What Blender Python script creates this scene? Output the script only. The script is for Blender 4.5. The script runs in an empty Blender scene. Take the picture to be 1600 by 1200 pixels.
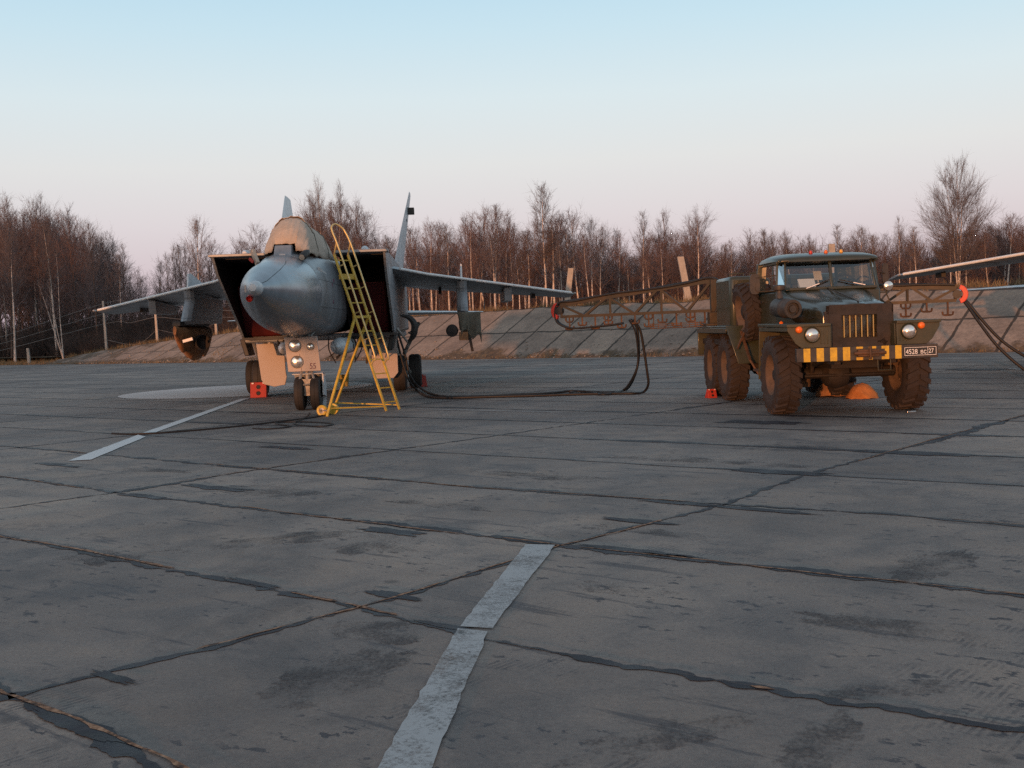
import bpy, math, random
import numpy as np
from mathutils import Vector, Matrix
random.seed(7); rng = np.random.default_rng(7)
S = bpy.context.scene
COL = S.collection
R = math.radians
# ------------------------------------------------------------------ camera
F_PX, SLOPE, YC, CAM_H = 1780.0, -0.038, 510.5, 1.555
_th = math.atan(SLOPE); _pt = math.atan((600-YC)*math.cos(_th)/F_PX)
_fwd = Vector((0, math.cos(_pt), -math.sin(_pt))); _r0 = Vector((1, 0, 0)); _u0 = Vector((0, math.sin(_pt), math.cos(_pt)))
_R = math.cos(_th)*_r0 + math.sin(_th)*_u0
_D = math.sin(_th)*_r0 - math.cos(_th)*_u0
CAM = Vector((0, 0, CAM_H))
cd = bpy.data.cameras.new('camera'); cam = bpy.data.objects.new('camera', cd); COL.objects.link(cam)
cd.sensor_width = 36; cd.lens = 36*F_PX/1600; cd.clip_start = .05; cd.clip_end = 3000
m = Matrix.Identity(4)
for i in range(3):
    m[i][0] = _R[i]; m[i][1] = -_D[i]; m[i][2] = -_fwd[i]; m[i][3] = CAM[i]
cam.matrix_world = m
S.camera = cam
def ray(x, y): return _fwd + _R*((x-800)/F_PX) + _D*((y-600)/F_PX)
def at(x, y, Y):                       # photograph position at a distance Y along the apron -> point in metres
    v = ray(x, y); return CAM + v*(Y/v.y)
def gnd(x, y, z=0.0):
    v = ray(x, y); return CAM + v*((z-CAM_H)/v.z)
# ------------------------------------------------------------------ sky and sun
SUN_AZ, SUN_EL = R(199.5), R(2.2)        # the sun stands low behind the camera, to its left (azimuth clockwise from +Y)
SUN_DIR = Vector((math.sin(SUN_AZ)*math.cos(SUN_EL), math.cos(SUN_AZ)*math.cos(SUN_EL), math.sin(SUN_EL)))
W = bpy.data.worlds.new("World"); S.world = W; W.use_nodes = True
nt = W.node_tree; nt.nodes.clear()
def N(t, ty, **kw):
    n = t.nodes.new(ty)
    for k, v in kw.items(): setattr(n, k, v)
    return n
def ramp(t, stops, interp='LINEAR'):
    n = t.nodes.new('ShaderNodeValToRGB'); cr = n.color_ramp; cr.interpolation = interp
    while len(cr.elements) < len(stops): cr.elements.new(.5)
    for e, (p, c) in zip(cr.elements, stops):
        e.position = p; e.color = (*c, 1) if len(c) == 3 else c
    return n
def s2l(*c): return tuple(((v/255+.055)/1.055)**2.4 if v > 10 else v/255/12.92 for v in c)
L = nt.links.new
out = N(nt, 'ShaderNodeOutputWorld'); bg = N(nt, 'ShaderNodeBackground'); bg2 = N(nt, 'ShaderNodeBackground'); add = N(nt, 'ShaderNodeAddShader')
sky = N(nt, 'ShaderNodeTexSky'); sky.sky_type = 'NISHITA'; sky.sun_disc = False; sky.sun_elevation = SUN_EL; sky.sun_rotation = SUN_AZ
bg.inputs['Strength'].default_value = .03 # the physical sky, under the pale dusk bands below
L(sky.outputs[0], bg.inputs[0])
tc = N(nt, 'ShaderNodeTexCoord'); sep = N(nt, 'ShaderNodeSeparateXYZ'); L(tc.outputs['Generated'], sep.inputs[0])
asn = N(nt, 'ShaderNodeMath', operation='ARCSINE'); L(sep.outputs[2], asn.inputs[0])
mul = N(nt, 'ShaderNodeMath', operation='MULTIPLY'); L(asn.outputs[0], mul.inputs[0]); mul.inputs[1].default_value = 2/math.pi   # 0 horizon .. 1 zenith
SKY_STOPS = [(0, s2l(198, 179, 194)), (.03, s2l(209, 194, 206)), (.06, s2l(221, 213, 220)), (.09, s2l(226, 226, 228)), (.125, s2l(219, 232, 238)), (.16, s2l(202, 228, 241)), (.20, s2l(182, 219, 240)), (.3, s2l(168, 194, 212)), (.6, s2l(150, 160, 172)), (1, s2l(140, 147, 156))]
rp = ramp(nt, SKY_STOPS); L(mul.outputs[0], rp.inputs[0])
dot = N(nt, 'ShaderNodeVectorMath', operation='DOT_PRODUCT'); L(tc.outputs['Generated'], dot.inputs[0]); dot.inputs[1].default_value = (SUN_DIR.x, SUN_DIR.y, SUN_DIR.z)
rg = ramp(nt, [(0, (0, 0, 0)), (.55, (0, 0, 0)), (.85, (.16, .07, .02)), (1, (1.2, .55, .16))]); L(dot.outputs['Value'], rg.inputs[0])
mx = N(nt, 'ShaderNodeMix', data_type='RGBA', blend_type='ADD'); mx.inputs[0].default_value = 1
L(rp.outputs[0], mx.inputs[6]); L(rg.outputs[0], mx.inputs[7]); L(mx.outputs[2], bg2.inputs[0]); bg2.inputs[1].default_value = .93
L(bg.outputs[0], add.inputs[0]); L(bg2.outputs[0], add.inputs[1]); L(add.outputs[0], out.inputs[0])
sd = bpy.data.lights.new('sun', 'SUN'); sun = bpy.data.objects.new('sun', sd); COL.objects.link(sun)
sd.energy = 3.0; sd.angle = R(.5); sd.color = (1, .40, .15)
sun.rotation_euler = SUN_DIR.to_track_quat('Z', 'Y').to_euler()
S.view_settings.view_transform = 'Standard'; S.view_settings.look = 'None'; S.view_settings.exposure = 0; S.view_settings.gamma = 1
S.render.engine = 'CYCLES'
S.cycles.caustics_reflective = False; S.cycles.caustics_refractive = False; S.cycles.sample_clamp_indirect = 2; S.cycles.max_bounces = 6; S.cycles.transparent_max_bounces = 12; S.cycles.use_denoising = False
# ------------------------------------------------------------------ materials
M = {}
def mat(name, col, rough=.6, metal=0, var=.25, scale=4, bump=0, bscale=60, dirt=None, dscale=2, damt=.5, spec=.5, coat=0, objrand=0, panel=0):
    """Principled paint/metal/cloth with two scales of colour variation, optional dirt patches and fine bump."""
    if name in M: return M[name]
    mt = bpy.data.materials.new(name); mt.use_nodes = True; t = mt.node_tree; l = t.links.new
    b = t.nodes['Principled BSDF']; b.inputs['Metallic'].default_value = metal; b.inputs['Specular IOR Level'].default_value = spec; b.inputs['Coat Weight'].default_value = coat; b.inputs['Coat Roughness'].default_value = .15
    c = N(t, 'ShaderNodeTexCoord'); nz = N(t, 'ShaderNodeTexNoise'); nz.inputs['Scale'].default_value = scale; nz.inputs['Detail'].default_value = 7; nz.inputs['Roughness'].default_value = .65
    l(c.outputs['Object'], nz.inputs['Vector'])
    lo = tuple(x*(1-var) for x in col); hi = tuple(min(1, x*(1+var)) for x in col)
    r_ = ramp(t, [(.3, lo), (.7, hi)]); l(nz.outputs[0], r_.inputs[0]); cur = r_.outputs[0]
    if dirt:
        n2 = N(t, 'ShaderNodeTexNoise'); n2.inputs['Scale'].default_value = dscale; n2.inputs['Detail'].default_value = 9; n2.inputs['Roughness'].default_value = .72
        l(c.outputs['Object'], n2.inputs['Vector'])
        r2 = ramp(t, [(.42, (0, 0, 0)), (.68, (damt,)*3)]); l(n2.outputs[0], r2.inputs[0])
        mm = N(t, 'ShaderNodeMix', data_type='RGBA'); l(r2.outputs[0], mm.inputs[0]); l(cur, mm.inputs[6]); mm.inputs[7].default_value = (*dirt, 1); cur = mm.outputs[2]
    if panel:                                    # joints between the skin panels
        sx = N(t, 'ShaderNodeSeparateXYZ'); cx = N(t, 'ShaderNodeCombineXYZ'); l(c.outputs['Object'], sx.inputs[0]); l(sx.outputs[1], cx.inputs[0]); l(sx.outputs[2], cx.inputs[1])
        br = N(t, 'ShaderNodeTexBrick'); br.inputs['Scale'].default_value = 1; br.inputs['Brick Width'].default_value = 1.15; br.inputs['Row Height'].default_value = .52; br.inputs['Mortar Size'].default_value = .007; br.inputs['Color1'].default_value = (.92, .92, .92, 1); br.inputs['Color2'].default_value = (1.06, 1.06, 1.05, 1); br.inputs['Mortar'].default_value = (.38, .38, .38, 1); l(cx.outputs[0], br.inputs['Vector'])
        mp_ = N(t, 'ShaderNodeMix', data_type='RGBA', blend_type='MULTIPLY'); mp_.inputs[0].default_value = 1; l(cur, mp_.inputs[6]); l(br.outputs[0], mp_.inputs[7]); cur = mp_.outputs[2]
    if objrand:
        oi = N(t, 'ShaderNodeObjectInfo'); hs = N(t, 'ShaderNodeHueSaturation'); mr = N(t, 'ShaderNodeMapRange'); l(oi.outputs['Random'], mr.inputs[0]); mr.inputs[3].default_value = 1-objrand; mr.inputs[4].default_value = 1+objrand
        l(mr.outputs[0], hs.inputs['Value']); l(cur, hs.inputs['Color']); cur = hs.outputs[0]
    l(cur, b.inputs['Base Color'])
    rr = N(t, 'ShaderNodeMapRange'); l(nz.outputs[0], rr.inputs[0]); rr.inputs[3].default_value = max(.03, rough-.12); rr.inputs[4].default_value = min(1, rough+.12); l(rr.outputs[0], b.inputs['Roughness'])
    if bump:
        n3 = N(t, 'ShaderNodeTexNoise'); n3.inputs['Scale'].default_value = bscale; n3.inputs['Detail'].default_value = 5; l(c.outputs['Object'], n3.inputs['Vector'])
        bp = N(t, 'ShaderNodeBump'); bp.inputs['Strength'].default_value = bump; bp.inputs['Distance'].default_value = .02; l(n3.outputs[0], bp.inputs['Height']); l(bp.outputs[0], b.inputs['Normal'])
    M[name] = mt; return mt
mat('jet_grey', (.27, .30, .33), .42, .2, .14, 1.5, dirt=(.13, .135, .14), dscale=1.6, damt=.7, spec=.5, panel=1)
mat('radome_grey', (.27, .315, .36), .29, .35, .1, 1.2, dirt=(.12, .135, .15), dscale=1.6, damt=.6, spec=.7)
mat('jet_light', (.58, .62, .65), .45, 0, .1, 3, dirt=(.3, .3, .3))
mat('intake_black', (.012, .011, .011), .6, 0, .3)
mat('plug_red', (.075, .004, .007), .75, 0, .25, 3, dirt=(.05, .004, .006), dscale=2)
mat('primer', (.42, .37, .34), .5, 0, .06, 2, dirt=(.42, .35, .31), dscale=3, damt=.4)
mat('gear_metal', (.34, .33, .31), .45, .4, .3, 8, dirt=(.06, .05, .045), dscale=6, damt=.8)
mat('rubber', (.018, .017, .017), .75, 0, .3, 5, dirt=(.05, .045, .04), dscale=3, damt=.4)
mat('dark_metal', (.03, .03, .03), .55, .3, .3, 6)
mat('chrome', (.75, .73, .7), .12, 1, .05)
mat('lens', (.85, .82, .76), .16, .85, .1, 12)
mat('cloth_tan', (.47, .40, .33), .9, 0, .14, 3, .5, 30, dirt=(.30, .26, .21), dscale=2.5, damt=.6)
mat('cloth_olive', (.13, .13, .11), .95, 0, .25, 4, .6, 25, dirt=(.07, .07, .055), dscale=3, damt=.6)
mat('cloth_rust', (.36, .17, .07), .9, 0, .3, 4, .5, 22, dirt=(.07, .05, .04), dscale=3, damt=.8)
mat('cloth_dark', (.025, .023, .023), .85, 0, .4, 6, .6, 20, dirt=(.055, .04, .035), dscale=5, damt=.6)
mat('cloth_orange', (.42, .16, .045), .9, 0, .25, 6, .6, 25)
mat('ladder_yellow', (.56, .40, .05), .45, 0, .15, 6, dirt=(.25, .16, .05), dscale=9, damt=.6)
mat('ladder_tube', (.58, .46, .2), .35, .3, .15, 6)
mat('chock_red', (.42, .035, .02), .6, 0, .2, 8, dirt=(.2, .03, .02), dscale=10)
mat('truck_green', (.027, .033, .019), .33, 0, .18, 3, dirt=(.055, .042, .028), dscale=2.5, damt=.45, spec=.6, coat=.15)
mat('truck_hood', (.024, .029, .02), .22, 0, .12, 3, dirt=(.045, .038, .026), dscale=2.5, damt=.25, spec=.6, coat=.3)
mat('truck_light_green', (.044, .046, .026), .5, 0, .15, 4, dirt=(.075, .055, .035), dscale=4, damt=.5)
mat('truck_dusty', (.11, .075, .045), .75, 0, .25, 4, dirt=(.16, .085, .04), dscale=3, damt=.7)
mat('tyre_dusty', (.026, .02, .019), .85, 0, .3, 5, .3, 40, dirt=(.042, .029, .025), dscale=3, damt=.6)
mat('rim_dusty', (.08, .055, .04), .8, 0, .3, 5, dirt=(.2, .12, .07), dscale=4, damt=.6)
mat('chassis', (.014, .012, .011), .75, 0, .3, 5, dirt=(.035, .02, .012), dscale=4, damt=.6)
mat('bumper_black', (.03, .028, .028), .55, 0, .3, 8, dirt=(.08, .065, .05), dscale=7, damt=.6)
mat('bumper_yellow', (.62, .40, .03), .5, 0, .12, 10, dirt=(.2, .13, .04), dscale=14, damt=.5)
mat('plate_black', (.02, .02, .02), .5); mat('plate_white', (.8, .8, .8), .5, 0, .05)
mat('grille_bar', (.33, .26, .10), .5, 0, .2, 10)
mat('amber', (.75, .16, .02), .25, 0, .1, 10); mat('amber_yellow', (.8, .42, .05), .25, 0, .1, 10); mat('lamp_red', (.5, .03, .02), .3)
mat('paper', (.75, .74, .72), .7, 0, .05)
mat('seat', (.06, .055, .05), .7)
mat('rust_brown', (.065, .038, .022), .65, .2, .3, 6, dirt=(.16, .07, .03), dscale=6, damt=.7)
mat('boom_green', (.036, .03, .019), .6, .1, .25, 6, dirt=(.08, .045, .022), dscale=5, damt=.6)
mat('ring_red', (.6, .05, .03), .5, 0, .15, 6)
mat('hose', (.010, .010, .011), .6, 0, .3, 10)
mat('concrete_post', (.4, .37, .33), .9, 0, .2, 4, .4, 30, dirt=(.22, .2, .18), dscale=3)
mat('bucket', (.38, .29, .08), .5, 0, .2, 6)
mat('birch_bark', (.60, .53, .48), .85, 0, .2, 3, .2, 30, dirt=(.10, .075, .06), dscale=1.6, damt=.9, objrand=.2)
mat('dark_bark', (.12, .085, .07), .9, 0, .3, 3, dirt=(.06, .05, .045), dscale=2, objrand=.25)
mat('twig_red', (.13, .085, .078), .85, 0, .25, .6, objrand=.3)
mat('twig_grey', (.14, .115, .115), .85, 0, .25, .6, objrand=.25)
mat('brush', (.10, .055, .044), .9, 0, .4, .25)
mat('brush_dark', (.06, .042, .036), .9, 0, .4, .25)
mat('dry_grass', (.19, .135, .07), .95, 0, .4, .8)
mat('stone', (.28, .25, .22), .95, 0, .4, 2)
mat('wire', (.2, .19, .18), .5, .6)
mat('highlight_white', (.72, .74, .74), .4, 0, .1, 4)
def glass(name, tint=(.85, .9, .92), refl=.10, rough=.02):
    mt = bpy.data.materials.new(name); mt.use_nodes = True; t = mt.node_tree; t.nodes.remove(t.nodes['Principled BSDF'])
    o = t.nodes['Material Output']; a = N(t, 'ShaderNodeBsdfTransparent'); a.inputs[0].default_value = (*tint, 1); g = N(t, 'ShaderNodeBsdfGlossy'); g.inputs['Roughness'].default_value = rough
    fr = N(t, 'ShaderNodeFresnel'); fr.inputs[0].default_value = 1.5; ad = N(t, 'ShaderNodeMath', operation='ADD'); ad.inputs[1].default_value = refl; t.links.new(fr.outputs[0], ad.inputs[0])
    mx = N(t, 'ShaderNodeMixShader'); t.links.new(ad.outputs[0], mx.inputs[0]); t.links.new(a.outputs[0], mx.inputs[1]); t.links.new(g.outputs[0], mx.inputs[2]); t.links.new(mx.outputs[0], o.inputs[0])
    M[name] = mt
glass('glass', (.72, .78, .8), .08)
# ------------------------------------------------------------------ mesh helpers
class MB:
    def __init__(s): s.v = []; s.f = []
    def add(s, vs, fs):
        o = len(s.v); s.v += [tuple(p) for p in vs]; s.f += [tuple(i+o for i in f) for f in fs]; return s
    def box(s, x0, x1, y0, y1, z0, z1):
        return s.add([(x0, y0, z0), (x1, y0, z0), (x1, y1, z0), (x0, y1, z0), (x0, y0, z1), (x1, y0, z1), (x1, y1, z1), (x0, y1, z1)],
                     [(0, 3, 2, 1), (4, 5, 6, 7), (0, 1, 5, 4), (1, 2, 6, 5), (2, 3, 7, 6), (3, 0, 4, 7)])
    def hexa(s, p): return s.add(p, [(0, 3, 2, 1), (4, 5, 6, 7), (0, 1, 5, 4), (1, 2, 6, 5), (2, 3, 7, 6), (3, 0, 4, 7)])
    def bar(s, a, b, w, h=None, up=(0, 0, 1)):
        a = Vector(a); b = Vector(b); h = h or w; d = (b-a).normalized(); u = Vector(up)
        if abs(d.dot(u)) > .98: u = Vector((1, 0, 0))
        x = d.cross(u).normalized()*w/2; y = x.cross(d).normalized()*h/2
        return s.hexa([a-x-y, a+x-y, b+x-y, b-x-y, a-x+y, a+x+y, b+x+y, b-x+y])
    def loft(s, rings, cap0=True, cap1=True, closed=True):
        n = len(rings[0]); vs = [p for r in rings for p in r]; fs = []
        for i in range(len(rings)-1):
            for j in range(n if closed else n-1):
                k = (j+1) % n; fs.append((i*n+j, i*n+k, (i+1)*n+k, (i+1)*n+j))
        if cap0: fs.append(tuple(range(n))[::-1])
        if cap1: fs.append(tuple((len(rings)-1)*n+j for j in range(n)))
        return s.add(vs, fs)
    def tube(s, pts, r, n=8, caps=True):
        pts = [Vector(p) for p in pts]; rings = []; prev = None
        for i, p in enumerate(pts):
            d = (pts[min(i+1, len(pts)-1)]-pts[max(i-1, 0)]).normalized()
            if prev is None:
                u = Vector((0, 0, 1)) if abs(d.z) < .9 else Vector((1, 0, 0)); x = d.cross(u).normalized()
            else: x = (prev-d*prev.dot(d)).normalized()
            prev = x; y = d.cross(x); rr = r[i] if isinstance(r, (list, tuple)) else r
            rings.append([p+x*rr*math.cos(2*math.pi*j/n)+y*rr*math.sin(2*math.pi*j/n) for j in range(n)])
        return s.loft(rings, caps, caps)
    def lathe(s, prof, o, ax=(1, 0, 0), n=24, cap0=False, cap1=False):
        o = Vector(o); ax = Vector(ax).normalized(); u = Vector((0, 0, 1)) if abs(ax.z) < .9 else Vector((0, 1, 0)); x = ax.cross(u).normalized(); y = ax.cross(x)
        return s.loft([[o+ax*h+x*r*math.cos(2*math.pi*j/n)+y*r*math.sin(2*math.pi*j/n) for j in range(n)] for r, h in prof], cap0, cap1)
    def prism(s, a, b):                  # two matching outlines
        n = len(a); return s.add(list(a)+list(b), [tuple(range(n))[::-1], tuple(range(n, 2*n))]+[(i, (i+1) % n, n+(i+1) % n, n+i) for i in range(n)])
    def build(s, name, material, parent=None, smooth=35, bevel=0, loc=None):
        me = bpy.data.meshes.new(name); me.from_pydata([tuple(p) for p in s.v], [], s.f); me.materials.append(M[material] if isinstance(material, str) else material)
        import bmesh
        bm = bmesh.new(); bm.from_mesh(me); bmesh.ops.recalc_face_normals(bm, faces=bm.faces); bm.to_mesh(me); bm.free()
        if smooth:
            me.polygons.foreach_set('use_smooth', [True]*len(me.polygons)); me.set_sharp_from_angle(angle=R(smooth))
        o = bpy.data.objects.new(name, me); COL.objects.link(o); o.parent = parent
        if loc: o.location = loc
        if bevel:
            bv = o.modifiers.new('bevel', 'BEVEL'); bv.width = bevel; bv.segments = 2; bv.limit_method = 'ANGLE'; bv.angle_limit = R(40)
        return o
def tag(o, label=None, cat=None, group=None, kind=None):
    for k, v in (('label', label), ('category', cat), ('group', group), ('kind', kind)):
        if v: o[k] = v
    return o
def thing(name, label, cat, loc=(0, 0, 0), rz=0, group=None):
    o = bpy.data.objects.new(name, None); COL.objects.link(o); o.location = loc; o.rotation_euler = (0, 0, rz); o.empty_display_size = .2
    return tag(o, label, cat, group)
def copy_tree(o, parent=None):
    c = o.copy(); COL.objects.link(c); c.parent = parent
    for ch in o.children: copy_tree(ch, c)
    return c
def raw_mesh(name, V, Fa, material, kind=None):
    V = np.asarray(V, np.float32); Fa = np.asarray(Fa, np.int32); me = bpy.data.meshes.new(name); k = Fa.shape[1]
    me.vertices.add(len(V)); me.vertices.foreach_set('co', V.ravel()); me.loops.add(Fa.size); me.loops.foreach_set('vertex_index', Fa.ravel())
    me.polygons.add(len(Fa)); me.polygons.foreach_set('loop_start', np.arange(0, Fa.size, k, dtype=np.int32)); me.polygons.foreach_set('loop_total', np.full(len(Fa), k, np.int32))
    me.update(calc_edges=True); me.validate(); me.materials.append(M[material] if isinstance(material, str) else material); return me
def text(body, size, name, material, parent, loc, rot, ext=.002, sx=1, align='LEFT'):
    c = bpy.data.curves.new(name, 'FONT'); c.body = body; c.size = size; c.extrude = ext; c.align_x = align; c.materials.append(M[material])
    o = bpy.data.objects.new(name, c); COL.objects.link(o); bpy.context.view_layer.update()
    me = bpy.data.meshes.new_from_object(o.evaluated_get(bpy.context.evaluated_depsgraph_get())); bpy.data.objects.remove(o)
    if not me.materials: me.materials.append(M[material])
    o = bpy.data.objects.new(name, me); COL.objects.link(o); o.parent = parent; o.location = loc; o.rotation_euler = rot; o.scale = (sx, 1, 1); return o
def smoothpath(pts, n=8):
    pts = [Vector(p) for p in pts]; out = []
    for i in range(len(pts)-1):
        p0 = pts[max(i-1, 0)]; p1 = pts[i]; p2 = pts[i+1]; p3 = pts[min(i+2, len(pts)-1)]
        for k in range(n):
            t = k/n; out.append(.5*((2*p1)+(p2-p0)*t+(2*p0-5*p1+4*p2-p3)*t*t+(3*p1-p0-3*p2+p3)*t**3))
    out.append(pts[-1]); return out
# ------------------------------------------------------------------ ground: soil, concrete apron, joints, paint
def node_mat(name):
    mt = bpy.data.materials.new(name); mt.use_nodes = True; M[name] = mt; t = mt.node_tree; return t, t.nodes['Principled BSDF'], t.links.new
def noise(t, l, vec, scale, detail=6, rough=.6, dist=0):
    n = N(t, 'ShaderNodeTexNoise'); n.inputs['Scale'].default_value = scale; n.inputs['Detail'].default_value = detail; n.inputs['Roughness'].default_value = rough; n.inputs['Distortion'].default_value = dist; l(vec, n.inputs['Vector']); return n.outputs[0]
def mixc(t, l, fac, a, b, mode='MIX'):
    n = N(t, 'ShaderNodeMix', data_type='RGBA', blend_type=mode)
    for s_, v in ((0, fac), (6, a), (7, b)):
        if isinstance(v, (int, float)): n.inputs[s_].default_value = v
        elif isinstance(v, tuple): n.inputs[s_].default_value = (*v, 1)
        else: l(v, n.inputs[s_])
    return n.outputs[2]
def concrete_apron():
    t, b, l = node_mat('apron_concrete')
    c = N(t, 'ShaderNodeTexCoord').outputs['Object']
    A = R(-40.2)                                              # slab direction
    mp = N(t, 'ShaderNodeMapping'); mp.inputs['Rotation'].default_value = (0, 0, -A); l(c, mp.inputs[0]); sl = mp.outputs[0]
    big = noise(t, l, c, .22, 6, .62); mid = noise(t, l, c, 1.3, 8, .68, .4); fine = noise(t, l, c, 38, 6, .75); grit = noise(t, l, c, 170, 3, .7)
    col = ramp(t, [(.36, (.142, .126, .118)), (.5, (.222, .195, .177)), (.64, (.29, .252, .222))]); l(big, col.inputs[0]); cur = col.outputs[0]
    r2 = ramp(t, [(.36, (.66, .67, .70)), (.5, (1, 1, 1)), (.64, (1.2, 1.17, 1.12))]); l(mid, r2.inputs[0]); cur = mixc(t, l, 1., cur, r2.outputs[0], 'MULTIPLY')
    r3 = ramp(t, [(.3, (.72, .72, .74)), (.52, (1, 1, 1)), (.75, (1.22, 1.2, 1.17))]); l(fine, r3.inputs[0]); cur = mixc(t, l, 1., cur, r3.outputs[0], 'MULTIPLY')
    r4 = ramp(t, [(.3, (.6, .6, .6)), (.5, (1, 1, 1)), (.68, (1.1, 1.1, 1.1)), (.76, (1.9, 1.85, 1.75))]); l(grit, r4.inputs[0]); cur = mixc(t, l, .8, cur, r4.outputs[0], 'MULTIPLY')
    # every slab a slightly different grey
    br = N(t, 'ShaderNodeTexBrick'); br.offset = 0; br.inputs['Color1'].default_value = (.78, .79, .81, 1); br.inputs['Color2'].default_value = (1.12, 1.10, 1.07, 1); br.inputs['Scale'].default_value = 1; br.inputs['Mortar Size'].default_value = 0; br.inputs['Brick Width'].default_value = 6; br.inputs['Row Height'].default_value = 2
    ofs = N(t, 'ShaderNodeVectorMath', operation='ADD'); g0 = Vector((1.6223, 9.5626, 0)); g0.rotate(Matrix.Rotation(-A, 3, 'Z')); ofs.inputs[1].default_value = (-g0.x+600, -g0.y+600, 0); l(sl, ofs.inputs[0]); l(ofs.outputs[0], br.inputs['Vector'])
    cur = mixc(t, l, 1., cur, br.outputs[0], 'MULTIPLY')
    # roller pattern pressed in the slabs, black with rubber in ragged patches
    wv = N(t, 'ShaderNodeTexWave'); wv.inputs['Scale'].default_value = 9; wv.inputs['Distortion'].default_value = 1.2; wv.inputs['Detail'].default_value = 2; l(sl, wv.inputs[0])
    msk = ramp(t, [(.54, (0, 0, 0)), (.60, (1, 1, 1))]); l(noise(t, l, c, .75, 7, .72), msk.inputs[0])
    wvr = ramp(t, [(.3, (0, 0, 0)), (.6, (1, 1, 1))]); l(wv.outputs[0], wvr.inputs[0])
    f1 = N(t, 'ShaderNodeMath', operation='MULTIPLY'); l(msk.outputs[0], f1.inputs[0]); l(wvr.outputs[0], f1.inputs[1])
    f2 = N(t, 'ShaderNodeMath', operation='MULTIPLY'); l(f1.outputs[0], f2.inputs[0]); bk = ramp(t, [(.44, (0, 0, 0)), (.54, (.65, .65, .65))]); l(noise(t, l, c, 9, 6, .7), bk.inputs[0]); l(bk.outputs[0], f2.inputs[1])
    cur = mixc(t, l, f2.outputs[0], cur, (.045, .046, .055))
    # oil drops and stains
    vo = N(t, 'ShaderNodeTexVoronoi'); vo.inputs['Scale'].default_value = 1.7; wob = mixc(t, l, .06, c, N_out(t, l, c, 7)); l(wob, vo.inputs['Vector'])
    vr = ramp(t, [(.05, (1, 1, 1)), (.10, (0, 0, 0))]); l(vo.outputs['Distance'], vr.inputs[0])
    pk = N(t, 'ShaderNodeMath', operation='GREATER_THAN'); pk.inputs[1].default_value = .55; sp = N(t, 'ShaderNodeSeparateColor'); l(vo.outputs['Color'], sp.inputs[0]); l(sp.outputs[0], pk.inputs[0])
    f3 = N(t, 'ShaderNodeMath', operation='MULTIPLY'); l(vr.outputs[0], f3.inputs[0]); l(pk.outputs[0], f3.inputs[1]); f4 = N(t, 'ShaderNodeMath', operation='MULTIPLY'); l(f3.outputs[0], f4.inputs[0]); f4.inputs[1].default_value = .6
    cur = mixc(t, l, f4.outputs[0], cur, (.05, .048, .05))
    st = ramp(t, [(.56, (0, 0, 0)), (.66, (.5, .5, .5))]); l(noise(t, l, c, .5, 8, .66, 1.5), st.inputs[0]); cur = mixc(t, l, st.outputs[0], cur, (.075, .07, .07))
    # thin dark streaks along the slabs
    ms = N(t, 'ShaderNodeMapping'); ms.inputs['Scale'].default_value = (.35, 3.2, 1); l(sl, ms.inputs[0])
    sr = ramp(t, [(.585, (0, 0, 0)), (.63, (.75, .75, .75))]); l(noise(t, l, ms.outputs[0], 1.6, 9, .7), sr.inputs[0]); cur = mixc(t, l, sr.outputs[0], cur, (.06, .06, .068))
    # chipped spots
    mc = N(t, 'ShaderNodeMapping'); mc.inputs['Scale'].default_value = (1, 1.6, 1); l(sl, mc.inputs[0])
    cr_ = ramp(t, [(.59, (0, 0, 0)), (.62, (.9, .9, .9))]); l(noise(t, l, mc.outputs[0], 7, 5, .62), cr_.inputs[0])
    cm_ = ramp(t, [(.47, (0, 0, 0)), (.55, (1, 1, 1))]); l(noise(t, l, c, .9, 4, .6), cm_.inputs[0]); f5 = N(t, 'ShaderNodeMath', operation='MULTIPLY'); l(cr_.outputs[0], f5.inputs[0]); l(cm_.outputs[0], f5.inputs[1])
    cur = mixc(t, l, f5.outputs[0], cur, (.04, .042, .052))
    l(cur, b.inputs['Base Color'])
    rr = ramp(t, [(.3, (.62,)*3), (.7, (.82,)*3)]); l(mid, rr.inputs[0]); l(rr.outputs[0], b.inputs['Roughness']); b.inputs['Specular IOR Level'].default_value = .5
    bp = N(t, 'ShaderNodeBump'); bp.inputs['Strength'].default_value = .55; bp.inputs['Distance'].default_value = .006
    h = N(t, 'ShaderNodeMath', operation='ADD'); l(fine, h.inputs[0]); l(grit, h.inputs[1]); h2 = N(t, 'ShaderNodeMath', operation='MULTIPLY_ADD'); l(wv.outputs[0], h2.inputs[0]); h2.inputs[1].default_value = .25; l(h.outputs[0], h2.inputs[2])
    l(h2.outputs[0], bp.inputs['Height']); l(bp.outputs[0], b.inputs['Normal'])
def N_out(t, l, c, s):
    n = N(t, 'ShaderNodeTexNoise'); n.inputs['Scale'].default_value = s; l(c, n.inputs['Vector']); return n.outputs[1]
concrete_apron()
t, b, l = node_mat('soil'); c = N(t, 'ShaderNodeTexCoord').outputs['Object']
r_ = ramp(t, [(.3, (.05, .035, .022)), (.5, (.10, .07, .04)), (.7, (.17, .12, .06))]); l(noise(t, l, c, .8, 9, .7), r_.inputs[0]); l(r_.outputs[0], b.inputs['Base Color']); b.inputs['Roughness'].default_value = .95
t, b, l = node_mat('tar'); c = N(t, 'ShaderNodeTexCoord').outputs['Object']
r_ = ramp(t, [(.38, (.012, .012, .015)), (.52, (.026, .027, .036)), (.66, (.05, .05, .056))]); l(noise(t, l, c, 6, 8, .7), r_.inputs[0]); l(r_.outputs[0], b.inputs['Base Color']); rr = ramp(t, [(.3, (.42,)*3), (.7, (.75,)*3)]); l(noise(t, l, c, 3, 5), rr.inputs[0]); l(rr.outputs[0], b.inputs['Roughness'])
b.inputs['Specular IOR Level'].default_value = .25
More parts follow.
